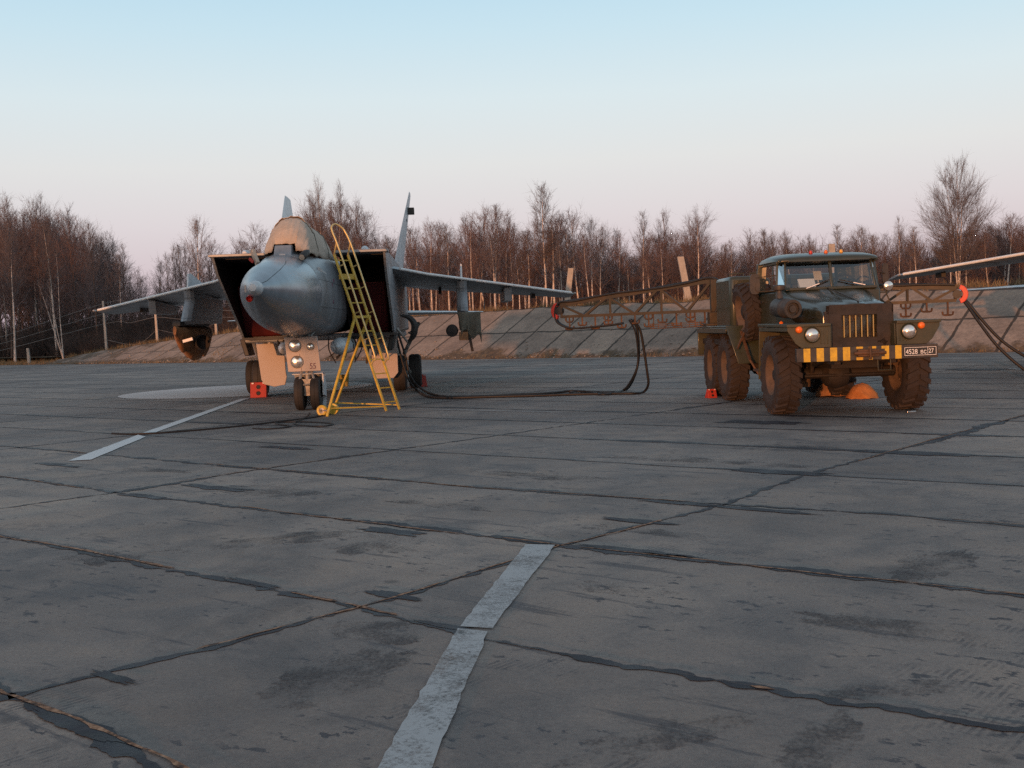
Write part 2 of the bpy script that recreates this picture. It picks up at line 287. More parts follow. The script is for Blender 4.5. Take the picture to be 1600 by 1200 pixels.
bp = N(t, 'ShaderNodeBump'); bp.inputs['Strength'].default_value = .6; bp.inputs['Distance'].default_value = .01; l(noise(t, l, c, 25, 6), bp.inputs['Height']); l(bp.outputs[0], b.inputs['Normal'])
t, b, l = node_mat('joint_rust'); c = N(t, 'ShaderNodeTexCoord').outputs['Object']
r_ = ramp(t, [(.40, (.05, .03, .022)), (.5, (.22, .11, .06)), (.62, (.40, .24, .15))]); l(noise(t, l, c, 22, 8, .7), r_.inputs[0]); l(r_.outputs[0], b.inputs['Base Color']); b.inputs['Roughness'].default_value = .95
def paint_mat(name, col, lo, hi):
    t, b, l = node_mat(name); c = N(t, 'ShaderNodeTexCoord').outputs['Object']; l(mixc(t, l, noise(t, l, c, 18, 6), tuple(x*.8 for x in col), col), b.inputs['Base Color']); b.inputs['Roughness'].default_value = .75
    a = mixc(t, l, .5, noise(t, l, c, 2.2, 6, .7), noise(t, l, c, 55, 6, .75)); r_ = ramp(t, [(lo, (0, 0, 0)), (hi, (1, 1, 1))]); l(a, r_.inputs[0]); l(r_.outputs[0], b.inputs['Alpha'])
paint_mat('white_paint', (.41, .43, .44), .36, .52)
paint_mat('white_paint_fresh', (.66, .69, .70), .30, .40)
paint_mat('white_paint_faded', (.66, .64, .63), .26, .42)

paint_mat('white_paint_thin', (.34, .34, .34), .44, .58)
paint_mat('rubber_smear', (.06, .058, .064), .48, .64)
def sheet(name, poly, z, material, kind='structure'):
    o = MB().add([(p[0], p[1], z) for p in poly], [tuple(range(len(poly)))]).build(name, material, None, 0); tag(o, kind=kind); return o
sheet('ground', [(-1500, -1500), (1500, -1500), (1500, 1500), (-1500, 1500)], -.06, 'soil')
E0 = gnd(60, 570); E1 = gnd(1600, 550); ED = (E1-E0).normalized(); ENm = Vector((-ED.y, ED.x, 0))     # foot line of the embankment; ENm points away from the camera
far0 = E0-ED*8
sheet('apron', [(-70, -60), (80, -60), tuple((E1+ED*45)[:2]), tuple(E1[:2]), tuple(E0[:2]), tuple(far0[:2]), tuple(gnd(-80, 585)[:2]), (-70, 55)], 0, 'apron_concrete')
# joints between the slabs, 6 m x 2 m
GA = Vector((math.cos(R(-40.2)), math.sin(R(-40.2)), 0)); GB = Vector((-GA.y, GA.x, 0)); GO = Vector((1.6223, 9.5626, 0))
def fbm(x, seed):
    v = 0; a = 1
    for k in range(5):
        xx = x*(1.9**k)+seed*17.3+k*5.1; i = math.floor(xx); f = xx-i; f = f*f*(3-2*f)
        h = lambda n: (math.sin(n*127.1+seed*3.7)*43758.5453) % 1
        v += a*(h(i)*(1-f)+h(i+1)*f-.5); a *= .55
    return v
tarv, tarf, rusv, rusf = MB(), None, MB(), None
def joint(pts, w, seed, mb=tarv, blotch=.5, step=.1, jag=.015, z=.004, side=0, gapat=-.62):
    """ragged strip of filler along a run of ground points"""
    pts = [Vector((p[0], p[1], 0)) for p in pts]; run = []; s = 0
    for i in range(len(pts)-1):
        d = pts[i+1]-pts[i]; n = max(2, int(d.length/step))
        for k in range(n if i < len(pts)-2 else n+1):
            run.append((pts[i]+d*(k/n), d.normalized(), s+d.length*k/n))
        s += d.length
    a, c = [], []
    for p, d, s in run:
        nn = Vector((-d.y, d.x, 0)); o = fbm(s*.9, seed)*.05
        bl = max(0, fbm(s*.55, seed+9)-.18)*blotch
        gap = 1 if fbm(s*.45, seed+31) > gapat else (.15 if gapat < -.5 else 0)
        wl = (w*(.35+.9*abs(fbm(s*2.3, seed+3)))+bl*(.28+.16*fbm(s*13, seed+7))+fbm(s*9, seed+5)*jag)*gap; wr = (w*(.35+.9*abs(fbm(s*2.1, seed+4)))+bl*(.18+.12*fbm(s*13, seed+8))+fbm(s*9, seed+6)*jag)*gap
        a.append(p+nn*(o+max(.0005 if gapat > -.5 else .004, wl)+side)+Vector((0, 0, z))); c.append(p+nn*(o-max(.0005 if gapat > -.5 else .004, wr)+side)+Vector((0, 0, z)))
    n = len(a); mb.add(a+c, [(i, i+1, n+i+1, n+i) for i in range(n-1)])
near = {  # joints near the camera, read off the photograph
 ('a', -2): [gnd(*q) for q in ((-60, 828), (0, 838), (300, 897), (560, 950), (760, 1000), (1000, 1045), (1300, 1095), (1600, 1140), (1660, 1149))],
 ('a', -1): [gnd(*q) for q in ((-60, 737), (0, 745), (200, 772), (500, 808), (873, 853), (1200, 888), (1600, 930), (1660, 936))],
 ('a', 0): [gnd(*q) for q in ((-60, 691), (0, 697), (200, 714), (410, 733), (760, 763), (1130, 788), (1400, 806), (1600, 822), (1660, 827))],
 ('a', -3): [gnd(*q) for q in ((-60, 1060), (20, 1090), (120, 1135), (270, 1205), (420, 1290))],
 ('b', 0): [gnd(*q) for q in ((-60, 1105), (25, 1085), (300, 1022), (563, 950), (700, 908), (873, 853), (1000, 823), (1130, 788), (1262, 742), (1390, 707), (1600, 650), (1700, 622))],
 ('b', -1): [gnd(*q) for q in ((-60, 803), (0, 795), (200, 767), (410, 733), (640, 700), (908, 662), (1100, 634))],
}
sd_ = 1
for (k, i), pts in near.items():
    pts = [pts[0]+(pts[0]-pts[1]).normalized()*22]+pts+[pts[-1]+(pts[-1]-pts[-2]).normalized()*14]
    sd_ += 1; joint(pts, (.03 if i == -2 else .046) if k == 'a' else .036, sd_, blotch=.1 if (k, i) == ('a', -2) else .6, step=.03 if i < 0 else .05, jag=.06)
    joint(pts, .016, sd_+40, mb=rusv, blotch=.06, z=.007, step=.04, jag=.014, side=.014, gapat=-.05)
def clip_line(p, d):
    """stretch of the line p + t d that lies on the apron"""
    ts = []
    for t_ in np.arange(-90, 90.1, .5):
        q = p+d*t_
        if q.y > 1.2 and abs(q.x) < q.y*.6+3 and (q-E0).dot(ENm) < -.1: ts.append(t_)
    return (p+d*ts[0], p+d*ts[-1]) if len(ts) > 2 else None
for j in range(1, 34):
    e = clip_line(GO+GB*2*j, GA)
    if e: joint(e, .03+.004*(j % 5)+.002*j, 100+j, blotch=.7, step=.2, jag=.03)
for j in range(-9, -3):
    e = clip_line(GO+GB*2*j, GA)
    if e: joint(e, .03, 100+j, step=.06)
for i in list(range(-14, -1))+list(range(1, 9)):
    e = clip_line(GO+GA*6*i, GB)
    if e: joint(e, .04, 200+i, blotch=.6, step=.2, jag=.03)
tag(tarv.build('slab_joints', 'tar', None, 0), kind='structure'); tag(rusv.build('joint_debris', 'joint_rust', None, 0), kind='structure')
# tar patches and old spills
tp = MB()
def patch(c, rx, ry, ang, seed, mb=tp, z=.0055, n=64):
    c = Vector(c); pts = []
    for k in range(n):
        a = 2*math.pi*k/n; q = 1+.5*fbm(3*math.cos(a)+5, seed)+.5*fbm(3*math.sin(a)+8, seed+2)+.2*fbm(k*1.3, seed+4); x = rx*q*math.cos(a); y = ry*q*math.sin(a)
        pts.append((c.x+x*math.cos(ang)-y*math.sin(ang), c.y+x*math.sin(ang)+y*math.cos(ang), z))
    mb.add(pts, [tuple(range(n))])
AA = R(-40)
for k, (x, y, rx, ry) in enumerate([(990, 862, .5, .07), (1060, 872, .35, .05), (830, 846, .3, .06), (620, 932, .22, .05), (225, 776, .35, .08), (470, 738, .4, .06), (370, 730, .3, .06), (1050, 786, .35, .06), (1220, 738, .5, .12), (1200, 798, .4, .05), (1000, 815, .3, .06), (690, 978, .22, .03), (120, 1135, .3, .05), (180, 1060, .22, .04), (1190, 660, .6, .25), (1420, 708, .7, .14), (1500, 680, .6, .1), (450, 700, .5, .09), (90, 727, .6, .07), (330, 762, .5, .1), (1530, 578, .9, .5), (610, 830, .3, .09), (400, 913, .28, .04)]):
    patch(gnd(x, y), rx, ry, AA, 300+k)
tag(tp.build('tar_patches', 'tar', None, 0), kind='structure')
rb = MB()
for k, (x, y, rx_, ry_, an) in enumerate([(430, 845, .75, .22, 20), (590, 850, .45, .28, -60), (545, 1050, .42, .22, 60), (600, 985, .3, .18, -40), (420, 768, .7, .2, -40), (1450, 885, .45, .22, 50), (1420, 985, .5, .16, -40), (1010, 1160, .4, .14, 30), (1230, 700, .9, .3, -40), (240, 735, .6, .15, -30), (1100, 720, 1.1, .2, -40), (150, 870, .4, .2, -40), (850, 745, .8, .2, -40), (1280, 1165, .35, .14, 60), (1380, 1080, .25, .1, 10), (960, 920, .3, .12, -40), (1010, 830, .5, .12, -40), (700, 790, .6, .1, -40)]):
    patch(gnd(x, y), rx_, ry_, R(an), 600+k, mb=rb, z=.003)
tag(rb.build('rubber_marks', 'rubber_smear', None, 0), kind='structure')
# painted marks
def stripe(name, quad, material, z=.009):
    q = [gnd(*p) for p in quad]; n = 24; a = [q[0].lerp(q[1], i/n) for i in range(n+1)]; c_ = [q[3].lerp(q[2], i/n) for i in range(n+1)]; jit = lambda p, i: (p.x+.012*fbm(i*1.7, 77), p.y, z)
    tag(MB().add([jit(p, i) for i, p in enumerate(a)]+[jit(p, i+50) for i, p in enumerate(c_)], [(i, i+1, n+2+i, n+1+i) for i in range(n)]).build(name, material, None, 0), kind='structure')
stripe('painted_line', [(588, 1205), (716, 984), (763, 989), (672, 1205)], 'white_paint')
stripe('painted_line', [(718, 981), (822, 852), (868, 853), (768, 984)], 'white_paint')
stripe('painted_line', [(106, 721), (216, 680), (228, 683), (142, 719)], 'white_paint_fresh')
stripe('painted_line', [(220, 678), (375, 624), (391, 622), (238, 678)], 'white_paint_fresh')
stripe('painted_line', [(650, 639), (860, 644), (860, 645.3), (650, 640.3)], 'white_paint_thin')
stripe('painted_line', [(1575, 575), (1640, 580), (1640, 582), (1575, 577)], 'white_paint')
cc = gnd(470, 606); e_ = []
for k in range(72):
    a = 2*math.pi*k/72; e_.append((cc.x+4.3*math.cos(a), cc.y+4.6*math.sin(a), .0085))
ea = gnd(205, 612); eb = gnd(604, 606); cc = (ea+eb)/2; rx = (eb-ea).length/2*.80
e_ = [(cc.x+rx*math.cos(2*math.pi*k/72)-.1, cc.y+rx*math.sin(2*math.pi*k/72), .0085) for k in range(72)]
tag(MB().add(e_, [tuple(range(72))]).build('painted_circle', 'white_paint_faded', None, 0), kind='structure')
# ------------------------------------------------------------------ embankment faced with concrete slabs
t, b, l = node_mat('embankment_concrete')
uv = N(t, 'ShaderNodeUVMap').outputs[0]; c = N(t, 'ShaderNodeTexCoord').outputs['Object']
wob = N(t, 'ShaderNodeVectorMath', operation='SCALE'); sub = N(t, 'ShaderNodeVectorMath', operation='SUBTRACT'); l(N_out(t, l, c, 1.1), sub.inputs[0]); sub.inputs[1].default_value = (.5, .5, .5); l(sub.outputs[0], wob.inputs[0]); wob.inputs['Scale'].default_value = .22
uvw = N(t, 'ShaderNodeVectorMath', operation='ADD'); l(uv, uvw.inputs[0]); l(wob.outputs[0], uvw.inputs[1])
br = N(t, 'ShaderNodeTexBrick'); br.offset = 0; br.inputs['Scale'].default_value = 1; br.inputs['Brick Width'].default_value = 1.95; br.inputs['Row Height'].default_value = 2.45; br.inputs['Mortar Size'].default_value = .065; br.inputs['Mortar Smooth'].default_value = .3
br.inputs['Color1'].default_value = (.23, .18, .148, 1); br.inputs['Color2'].default_value = (.30, .24, .195, 1); br.inputs['Mortar'].default_value = (.06, .048, .038, 1); l(uvw.outputs[0], br.inputs['Vector'])
r_ = ramp(t, [(.3, (.55, .55, .55)), (.55, (1, 1, 1)), (.8, (1.2, 1.18, 1.1))]); l(noise(t, l, c, .6, 8, .7), r_.inputs[0]); cur = mixc(t, l, 1., br.outputs[0], r_.outputs[0], 'MULTIPLY')
r_ = ramp(t, [(.3, (.7, .7, .7)), (.6, (1.1, 1.1, 1.1))]); l(noise(t, l, c, 7, 7, .7), r_.inputs[0]); cur = mixc(t, l, 1., cur, r_.outputs[0], 'MULTIPLY')
sx = N(t, 'ShaderNodeSeparateXYZ'); l(uv, sx.inputs[0])
# soil and dead grass washed over the foot, the crest and the far left end
foot = N(t, 'ShaderNodeMapRange'); l(sx.outputs[1], foot.inputs[0]); foot.inputs[1].default_value = 1.3; foot.inputs[2].default_value = 0; foot.inputs[3].default_value = 0; foot.inputs[4].default_value = .3
lef = N(t, 'ShaderNodeMapRange'); l(sx.outputs[0], lef.inputs[0]); lef.inputs[1].default_value = 32; lef.inputs[2].default_value = 2; lef.inputs[3].default_value = 0; lef.inputs[4].default_value = .22
sm = N(t, 'ShaderNodeMath', operation='ADD'); l(foot.outputs[0], sm.inputs[0]); l(lef.outputs[0], sm.inputs[1]); sm2 = N(t, 'ShaderNodeMath', operation='ADD'); l(sm.outputs[0], sm2.inputs[0]); l(noise(t, l, c, .55, 9, .72), sm2.inputs[1])
r_ = ramp(t, [(.66, (0, 0, 0)), (.74, (1, 1, 1))]); l(sm2.outputs[0], r_.inputs[0]); dirt = ramp(t, [(.35, (.045, .035, .025)), (.55, (.11, .075, .045)), (.7, (.2, .14, .07))]); l(noise(t, l, c, 3, 8, .7), dirt.inputs[0]); cur = mixc(t, l, r_.outputs[0], cur, dirt.outputs[0])
l(cur, b.inputs['Base Color']); b.inputs['Roughness'].default_value = .92
bp = N(t, 'ShaderNodeBump'); bp.inputs['Strength'].default_value = .7; bp.inputs['Distance'].default_value = .06; hh = mixc(t, l, .3, br.outputs['Fac'], noise(t, l, c, 5, 8)); iv = N(t, 'ShaderNodeInvert'); l(hh, iv.inputs['Color']); l(iv.outputs[0], bp.inputs['Height']); l(bp.outputs[0], b.inputs['Normal'])
def crest_h(s):
    h = 2.45*min(1, max(0, (s+2)/34))**.62
    return h+.12*fbm(s*.35, 55)*min(1, max(0, s)/10)
EL = (E1-E0).length+45
def bank(s, k):                                  # k 0..1 up the face, 1..2 crest, 2..3 back slope
    h = crest_h(s); base = E0+ED*s
    if k <= 1: return base+ENm*(4.7*k*(.35+.65*min(1, h/2.3)))+Vector((0, 0, h*k+.05*fbm(s*.8+k*3, 21)*k-.01*(k == 0)))
    if k <= 2: return base+ENm*(4.7*(.35+.65*min(1, h/2.3))+(k-1)*2.6)+Vector((0, 0, h+.05*fbm(s*1.3, 5)))
    return base+ENm*(4.7*(.35+.65*min(1, h/2.3))+2.6+(k-2)*4)+Vector((0, 0, h*(1-(k-2)*.55)-.06*(k-2)))
ns = int((EL+2)/.6); ks = [0, .2, .4, .6, .8, 1.0]
vs = [bank(-2+i*.6, k) for i in range(ns+1) for k in ks]; nk = len(ks)
me = bpy.data.meshes.new('embankment'); me.from_pydata([tuple(v) for v in vs], [], [(i*nk+j, (i+1)*nk+j, (i+1)*nk+j+1, i*nk+j+1) for i in range(ns) for j in range(nk-1)]); me.materials.append(M['embankment_concrete'])
uvl = me.uv_layers.new(name='UVMap')
for lp in me.loops:
    i, j = divmod(lp.vertex_index, nk); uvl.data[lp.index].uv = (-2+i*.6, ks[j]*4.9)
o = bpy.data.objects.new('embankment', me); COL.objects.link(o); tag(o, kind='structure')
ks2 = [1.0, 1.3, 1.7, 2, 2.4, 3]; nk2 = len(ks2); vs = [bank(-2+i*.6, k) for i in range(ns+1) for k in ks2]
tag(MB().add(vs, [(i*nk2+j, (i+1)*nk2+j, (i+1)*nk2+j+1, i*nk2+j+1) for i in range(ns) for j in range(nk2-1)]).build('embankment_top', 'soil', None, 60), kind='structure')
# forest floor behind, a little above the apron
fl = [far0-ED*120, E0-ED*8, E0]
fv = [E0-ED*140+ENm*9.4, E1+ED*120+ENm*9.4, E1+ED*200+ENm*160, E0-ED*220+ENm*160]
tag(MB().add([(p.x, p.y, .35) for p in fv], [(0, 1, 2, 3)]).build('forest_floor', 'soil', None, 0), kind='structure')
def back_z(s, n):                                # ground height at s along, n behind the foot line
    h = crest_h(s); w = 4.7*(.35+.65*min(1, h/2.3))+2.6
    if n < w+.1: return h*min(1, n/max(.1, w-2.6))
    return max(h*.45-.06, h*(1-(n-w)/4*.55)) if n < w+4 else .35
# rubble at the foot of the slabs, dead grass on the crest and verge
V_, F_ = [], []
for k in range(1500):
    s = rng.uniform(6, EL-3); n = rng.exponential(.35) if k < 1100 else rng.uniform(0, 4); kk = min(.95, n/4.7); p = bank(s, kk); r = rng.uniform(.02, .075)*(1.4 if k < 60 else 1)
    if fbm(s*.25, 91) < -.15 and k > 60: continue
    o_ = len(V_); ps = rng.normal(size=(6, 3)); ps /= np.linalg.norm(ps, axis=1)[:, None]
    base = np.array([[1, 0, 0], [-1, 0, 0], [0, 1, 0], [0, -1, 0], [0, 0, .7], [0, 0, -.5]])+ps*.3
    V_ += list(base*r*rng.uniform(.6, 1.3, 3)+np.array([p.x, p.y, p.z+r*.3])); F_ += [(o_+a, o_+b_, o_+c_) for a, b_, c_ in ((0, 2, 4), (2, 1, 4), (1, 3, 4), (3, 0, 4), (2, 0, 5), (1, 2, 5), (3, 1, 5), (0, 3, 5))]
o = bpy.data.objects.new('rubble', raw_mesh('rubble', V_, F_, 'stone')); COL.objects.link(o); tag(o, kind='stuff')
def grass_pts():
    pts = []
    for k in range(9000):
        s = rng.uniform(-2, EL); u = rng.random()
        if u < .5: kk = rng.uniform(.97, 1.5); p = bank(s, kk); h = rng.uniform(.1, .42)
        elif u < .62: p = bank(s, rng.uniform(.0, .05)); h = rng.uniform(.05, .18)
        elif u < .8:
            s = rng.uniform(-2, 26); p = bank(s, rng.uniform(0, 1)); h = rng.uniform(.05, .25)
            if fbm(p.x*.5, 3)+fbm(p.y*.5, 4) < .15: continue
        else: s = rng.uniform(-40, 0); p = E0+ED*s+ENm*(rng.uniform(.1, 6)+max(0, -8-s)*.0); h = rng.uniform(.1, .5); p.z = -.05
        if fbm(s*.9, 12) < -.25: continue
        pts.append((p, h))
    return pts
V_, F_ = [], []
for p, h in grass_pts():
    for q in range(5):
        a = rng.uniform(0, 6.28); w = rng.uniform(.008, .018); lean = rng.normal(0, .35, 2)*h; o_ = len(V_); bx, by = p.x+rng.normal(0, .1), p.y+rng.normal(0, .1); dx, dy = math.cos(a)*w, math.sin(a)*w; hh = h*rng.uniform(.5, 1.2)
        V_ += [(bx-dx, by-dy, p.z), (bx+dx, by+dy, p.z), (bx+lean[0], by+lean[1], p.z+hh)]; F_.append((o_, o_+1, o_+2))
o = bpy.data.objects.new('dry_grass', raw_mesh('dry_grass', V_, F_, 'dry_grass')); COL.objects.link(o); tag(o, kind='stuff')
# ------------------------------------------------------------------ bare trees
def unit(v): return v/np.linalg.norm(v, axis=-1, keepdims=True)
class TW:                                        # many thin tapering three-sided twigs as one triangle mesh
    def __init__(s): s.V = []; s.F = []; s.n = 0
    def spikes(s, P, D, Ln, r):
        P = np.asarray(P); D = unit(np.asarray(D)); n = len(P)
        if not n: return
        ref = np.tile([0., 0, 1], (n, 1)); ref[np.abs(D[:, 2]) > .9] = [1, 0, 0]
        X = unit(np.cross(D, ref)); Y = np.cross(D, X); r = np.broadcast_to(r, n)[:, None]; Ln = np.broadcast_to(Ln, n)[:, None]
        v = np.stack([P+X*r, P+(-.5*X+.87*Y)*r, P+(-.5*X-.87*Y)*r, P+D*Ln], 1).reshape(-1, 3); i = np.arange(n)*4+s.n
        s.V.append(v); s.F.append(np.concatenate([np.stack([i, i+1, i+3], 1), np.stack([i+1, i+2, i+3], 1), np.stack([i+2, i, i+3], 1)])); s.n += 4*n
    def seg(s, A, B, ra, rb):
        A = np.asarray(A); B = np.asarray(B); n = len(A); D = unit(B-A); ref = np.tile([0., 0, 1], (n, 1)); ref[np.abs(D[:, 2]) > .9] = [1, 0, 0]
        X = unit(np.cross(D, ref)); Y = np.cross(D, X); ra = np.broadcast_to(ra, n)[:, None]; rb = np.broadcast_to(rb, n)[:, None]
        v = np.stack([A+X*ra, A+(-.5*X+.87*Y)*ra, A+(-.5*X-.87*Y)*ra, B+X*rb, B+(-.5*X+.87*Y)*rb, B+(-.5*X-.87*Y)*rb], 1).reshape(-1, 3); i = np.arange(n)*6+s.n
        f = []
        for a, b in ((0, 1), (1, 2), (2, 0)): f += [np.stack([i+a, i+b, i+b+3], 1), np.stack([i+a, i+b+3, i+a+3], 1)]
        s.V.append(v); s.F.append(np.concatenate(f)); s.n += 6*n
    def arrays(s): return np.concatenate(s.V), np.concatenate(s.F)
def make_tree(seed, H=10., c0=.35, nb=44, blen=.2, up=48, droop=.25, rt=.0105, nsec=7, ntw=5, forks=1, tw=.0052):
    """trunk(s) as tubes, crown as limbs, branches and twigs"""
    g = np.random.default_rng(seed); T = MB(); C = TW(); trunks = []
    for q in range(forks):
        lean = g.normal(0, .035, 2)+(0 if q == 0 else g.normal(0, .13, 2)); h = H*(1 if q == 0 else g.uniform(.72, .95)); n = 9
        pts = np.array([[lean[0]*z+.05*math.sin(z*.6+seed+q)*z/6, lean[1]*z+.05*math.cos(z*.5+seed*2+q)*z/6, z] for z in np.linspace(-.25, h, n)])
        rad = [rt*H*(1-.93*(i/(n-1))**.9)*(1 if forks == 1 else .75) for i in range(n)]; rad[0] *= 1.25
        T.tube(pts, rad, 7); trunks.append((pts, h))
    for pts, h in trunks:
        for k in range(int(nb/ (1 if forks == 1 else 1.5))):
            f = c0+(1-c0)*((k+g.uniform(0, 1))/nb*(1 if forks == 1 else 1.5))*.985; z = f*h; p0 = np.array([np.interp(z, pts[:, 2], pts[:, i]) for i in range(3)])
            rel = (f-c0)/(1-c0); env = (.30+.70*math.sin(math.pi*min(1, rel*.72+.26))**1.1)*(1-.25*rel)
            ln = blen*H*env*g.uniform(.65, 1.2); az = k*2.4+g.uniform(-.5, .5); el = R(min(84, up+22*rel+g.normal(0, 9)))
            d = np.array([math.cos(az)*math.cos(el), math.sin(az)*math.cos(el), math.sin(el)]); r0 = max(.007, .0028*H*(1-rel*.75))
            nn = 4; q = [p0]
            for i in range(nn):
                dd = d+np.array([0, 0, .10*(i-1)*(1 if up > 30 else -.5)])+g.normal(0, .10, 3); q.append(q[-1]+dd/np.linalg.norm(dd)*ln/nn)
            q = np.array(q); rr = np.linspace(r0, r0*.28, nn+1); C.seg(q[:-1], q[1:], rr[:-1], rr[1:])
            ns_ = max(2, int(nsec*(.5+env)));
            tt = g.uniform(.25, 1, ns_)**.8*nn; ii = np.minimum(tt.astype(int), nn-1); P = q[ii]+(q[ii+1]-q[ii])*(tt-ii)[:, None]
            D = unit(d[None]+g.normal(0, .42, (ns_, 3))+np.array([0, 0, .12])); L2 = ln*g.uniform(.3, .6, ns_); E_ = P+D*L2[:, None]
            C.seg(P, E_, r0*.36, r0*.16)
            m_ = ns_*ntw; ia = np.repeat(np.arange(ns_), ntw); tq = g.uniform(.2, 1, m_)[:, None]; P3 = P[ia]+(E_-P)[ia]*tq; D3 = unit(D[ia]+g.normal(0, .48, (m_, 3))+np.array([0, 0, -droop])); C.spikes(P3, D3, np.clip(L2[ia]*g.uniform(.4, 1., m_), .18, .95), tw)
            kq = 5; C.spikes(q[[2, 3, 3, 4, 4]], unit(d[None]+g.normal(0, .4, (kq, 3))), np.full(kq, ln*.28), tw)
    return T, C.arrays()
PROTO = {}
def proto(key, bark, twig, **kw):
    T, (V, Fa) = make_tree(**kw)
    tr = T.build('trunk', bark, None, 60); cm = raw_mesh('crown', V, Fa, twig); tme = tr.data; bpy.data.objects.remove(tr); PROTO[key] = (tme, cm, V, Fa, T)
for i in range(5): proto(('birch', i), 'birch_bark', 'twig_red', seed=10+i, c0=.33+.04*i, nb=34, blen=.26, up=56, droop=.12, nsec=8)
for i in range(4): proto(('grey', i), 'birch_bark', 'twig_grey', seed=30+i, c0=.36+.04*i, nb=28, blen=.24, up=60, droop=.02, nsec=7)
for i in range(4): proto(('bushy', i), 'dark_bark', 'twig_red', seed=50+i, c0=.16, nb=44, blen=.34, up=54, droop=.05, nsec=8, forks=1+i % 2)
for i in range(3): proto(('dark', i), 'dark_bark', 'twig_grey', seed=70+i, c0=.25, nb=38, blen=.25, up=58, droop=.0, nsec=8)
proto(('willow', 0), 'birch_bark', 'twig_grey', seed=91, c0=.22, nb=70, blen=.36, up=36, droop=-.25, nsec=10, ntw=6, forks=3, rt=.013)
proto(('tall', 0), 'birch_bark', 'twig_grey', seed=95, c0=.40, nb=40, blen=.22, up=54, droop=.08, nsec=9, rt=.0095)
proto(('sapling', 0), 'birch_bark', 'twig_grey', seed=97, c0=.5, nb=20, blen=.14, up=48, droop=.1, nsec=4, ntw=3, forks=3, rt=.008)
def put_tree(key, p, H, label, group=None, name='bare_tree', rz=None, wide=1):
    tme, cm = PROTO[key][:2]; s = H/10
    e = thing(name, label, 'tree', p, rng.uniform(0, 6.28) if rz is None else rz, group); e.scale = (s*wide, s*wide, s)
    for nm, me in (('trunk', tme), ('crown', cm)):
        o = bpy.data.objects.new(nm, me); COL.objects.link(o); o.parent = e
    return e
def stand(px, n_):                               # a spot in the wood n_ metres behind the foot of the embankment, in the direction px
    v = ray(px, 540); d = Vector((v.x, v.y, 0)); a = (E0-Vector((0, 0, 0)))+ENm*n_; t_ = a.dot(ENm)/d.dot(ENm); p = d*t_; s = (p-E0).dot(ED); p.z = back_z(max(-2, s), n_) if s > -2 else .2
    return p
PROF = [(-80, 290), (0, 305), (60, 325), (110, 332), (150, 352), (190, 372), (210, 425), (235, 432), (265, 402), (300, 372), (330, 388), (360, 400), (400, 360), (440, 380), (500, 322), (550, 318), (590, 362), (640, 352), (700, 352), (770, 336), (830, 338), (890, 338), (960, 350), (990, 372), (1015, 350), (1050, 352), (1095, 342), (1125, 384), (1180, 366), (1240, 368), (1300, 378), (1370, 376), (1410, 366), (1460, 378), (1540, 352), (1600, 362), (1700, 350)]
def prof(x): return float(np.interp(x, [a for a, _ in PROF], [b_ for _, b_ in PROF]))
def height_for(p, top): return (at(800, 0, 1), p.y/_fwd.y*0+0)[1]
def tree_h(p, px, top):                          # height that brings a crown to that skyline
    v = ray(px, top); return CAM_H+v.z*(math.hypot(p.x, p.y)/math.hypot(v.x, v.y))-p.z
LB = {'left': ('slim bare tree in the tall dark wood at the far left of the embankment', 'trees of the dark wood at the far left'),
      'midl': ('bare tree in the low wood seen above the left wing of the fighter', 'trees behind the left wing'),
      'mid': ('leafless birch in the reddish sunlit wood between the fighter and the crane truck', 'birches between the fighter and the truck'),
      'right': ('bare reddish tree in the wood behind and right of the truck cab', 'trees behind the truck')}
def region(px): return 'left' if px < 212 else 'midl' if px < 500 else 'mid' if px < 1135 else 'right'
cnt = {}
def scatter(x0, x1, n, nlo, nhi, kinds, jit=26, lo=0):
    for k in range(n):
        px = x0+(x1-x0)*(k+rng.uniform(.05, .95))/n; n_ = rng.uniform(nlo, nhi); p = stand(px, n_); top = prof(px)+abs(rng.normal(0, jit))+lo; H = max(3.5, tree_h(p, px, top)); kd = kinds[rng.integers(len(kinds))]
        var = rng.integers({'birch': 5, 'grey': 4, 'bushy': 4, 'dark': 3}[kd]); lb, gp = LB[region(px)]; put_tree((kd, int(var)), p, H, lb, gp, wide=rng.uniform(.85, 1.25)*(1.15 if H < 7 else .95))
scatter(-60, 205, 44, 9, 34, ['dark', 'dark', 'bushy', 'grey'], 30)
scatter(205, 500, 30, 10, 34, ['dark', 'bushy', 'birch', 'grey'], 22)
scatter(480, 1000, 30, 9, 30, ['birch', 'birch', 'grey'], 22)
scatter(480, 1000, 34, 9, 30, ['birch', 'grey', 'bushy', 'bushy'], 18, 34)
scatter(1000, 1140, 16, 9, 30, ['birch', 'grey', 'bushy'], 22, 22)
scatter(1120, 1660, 58, 9, 32, ['birch', 'bushy', 'bushy', 'grey', 'dark'], 18)
scatter(486, 1135, 24, 8.3, 11, ['birch', 'birch', 'grey'], 40)
scatter(1140, 1650, 16, 8.3, 11, ['birch', 'grey'], 30)
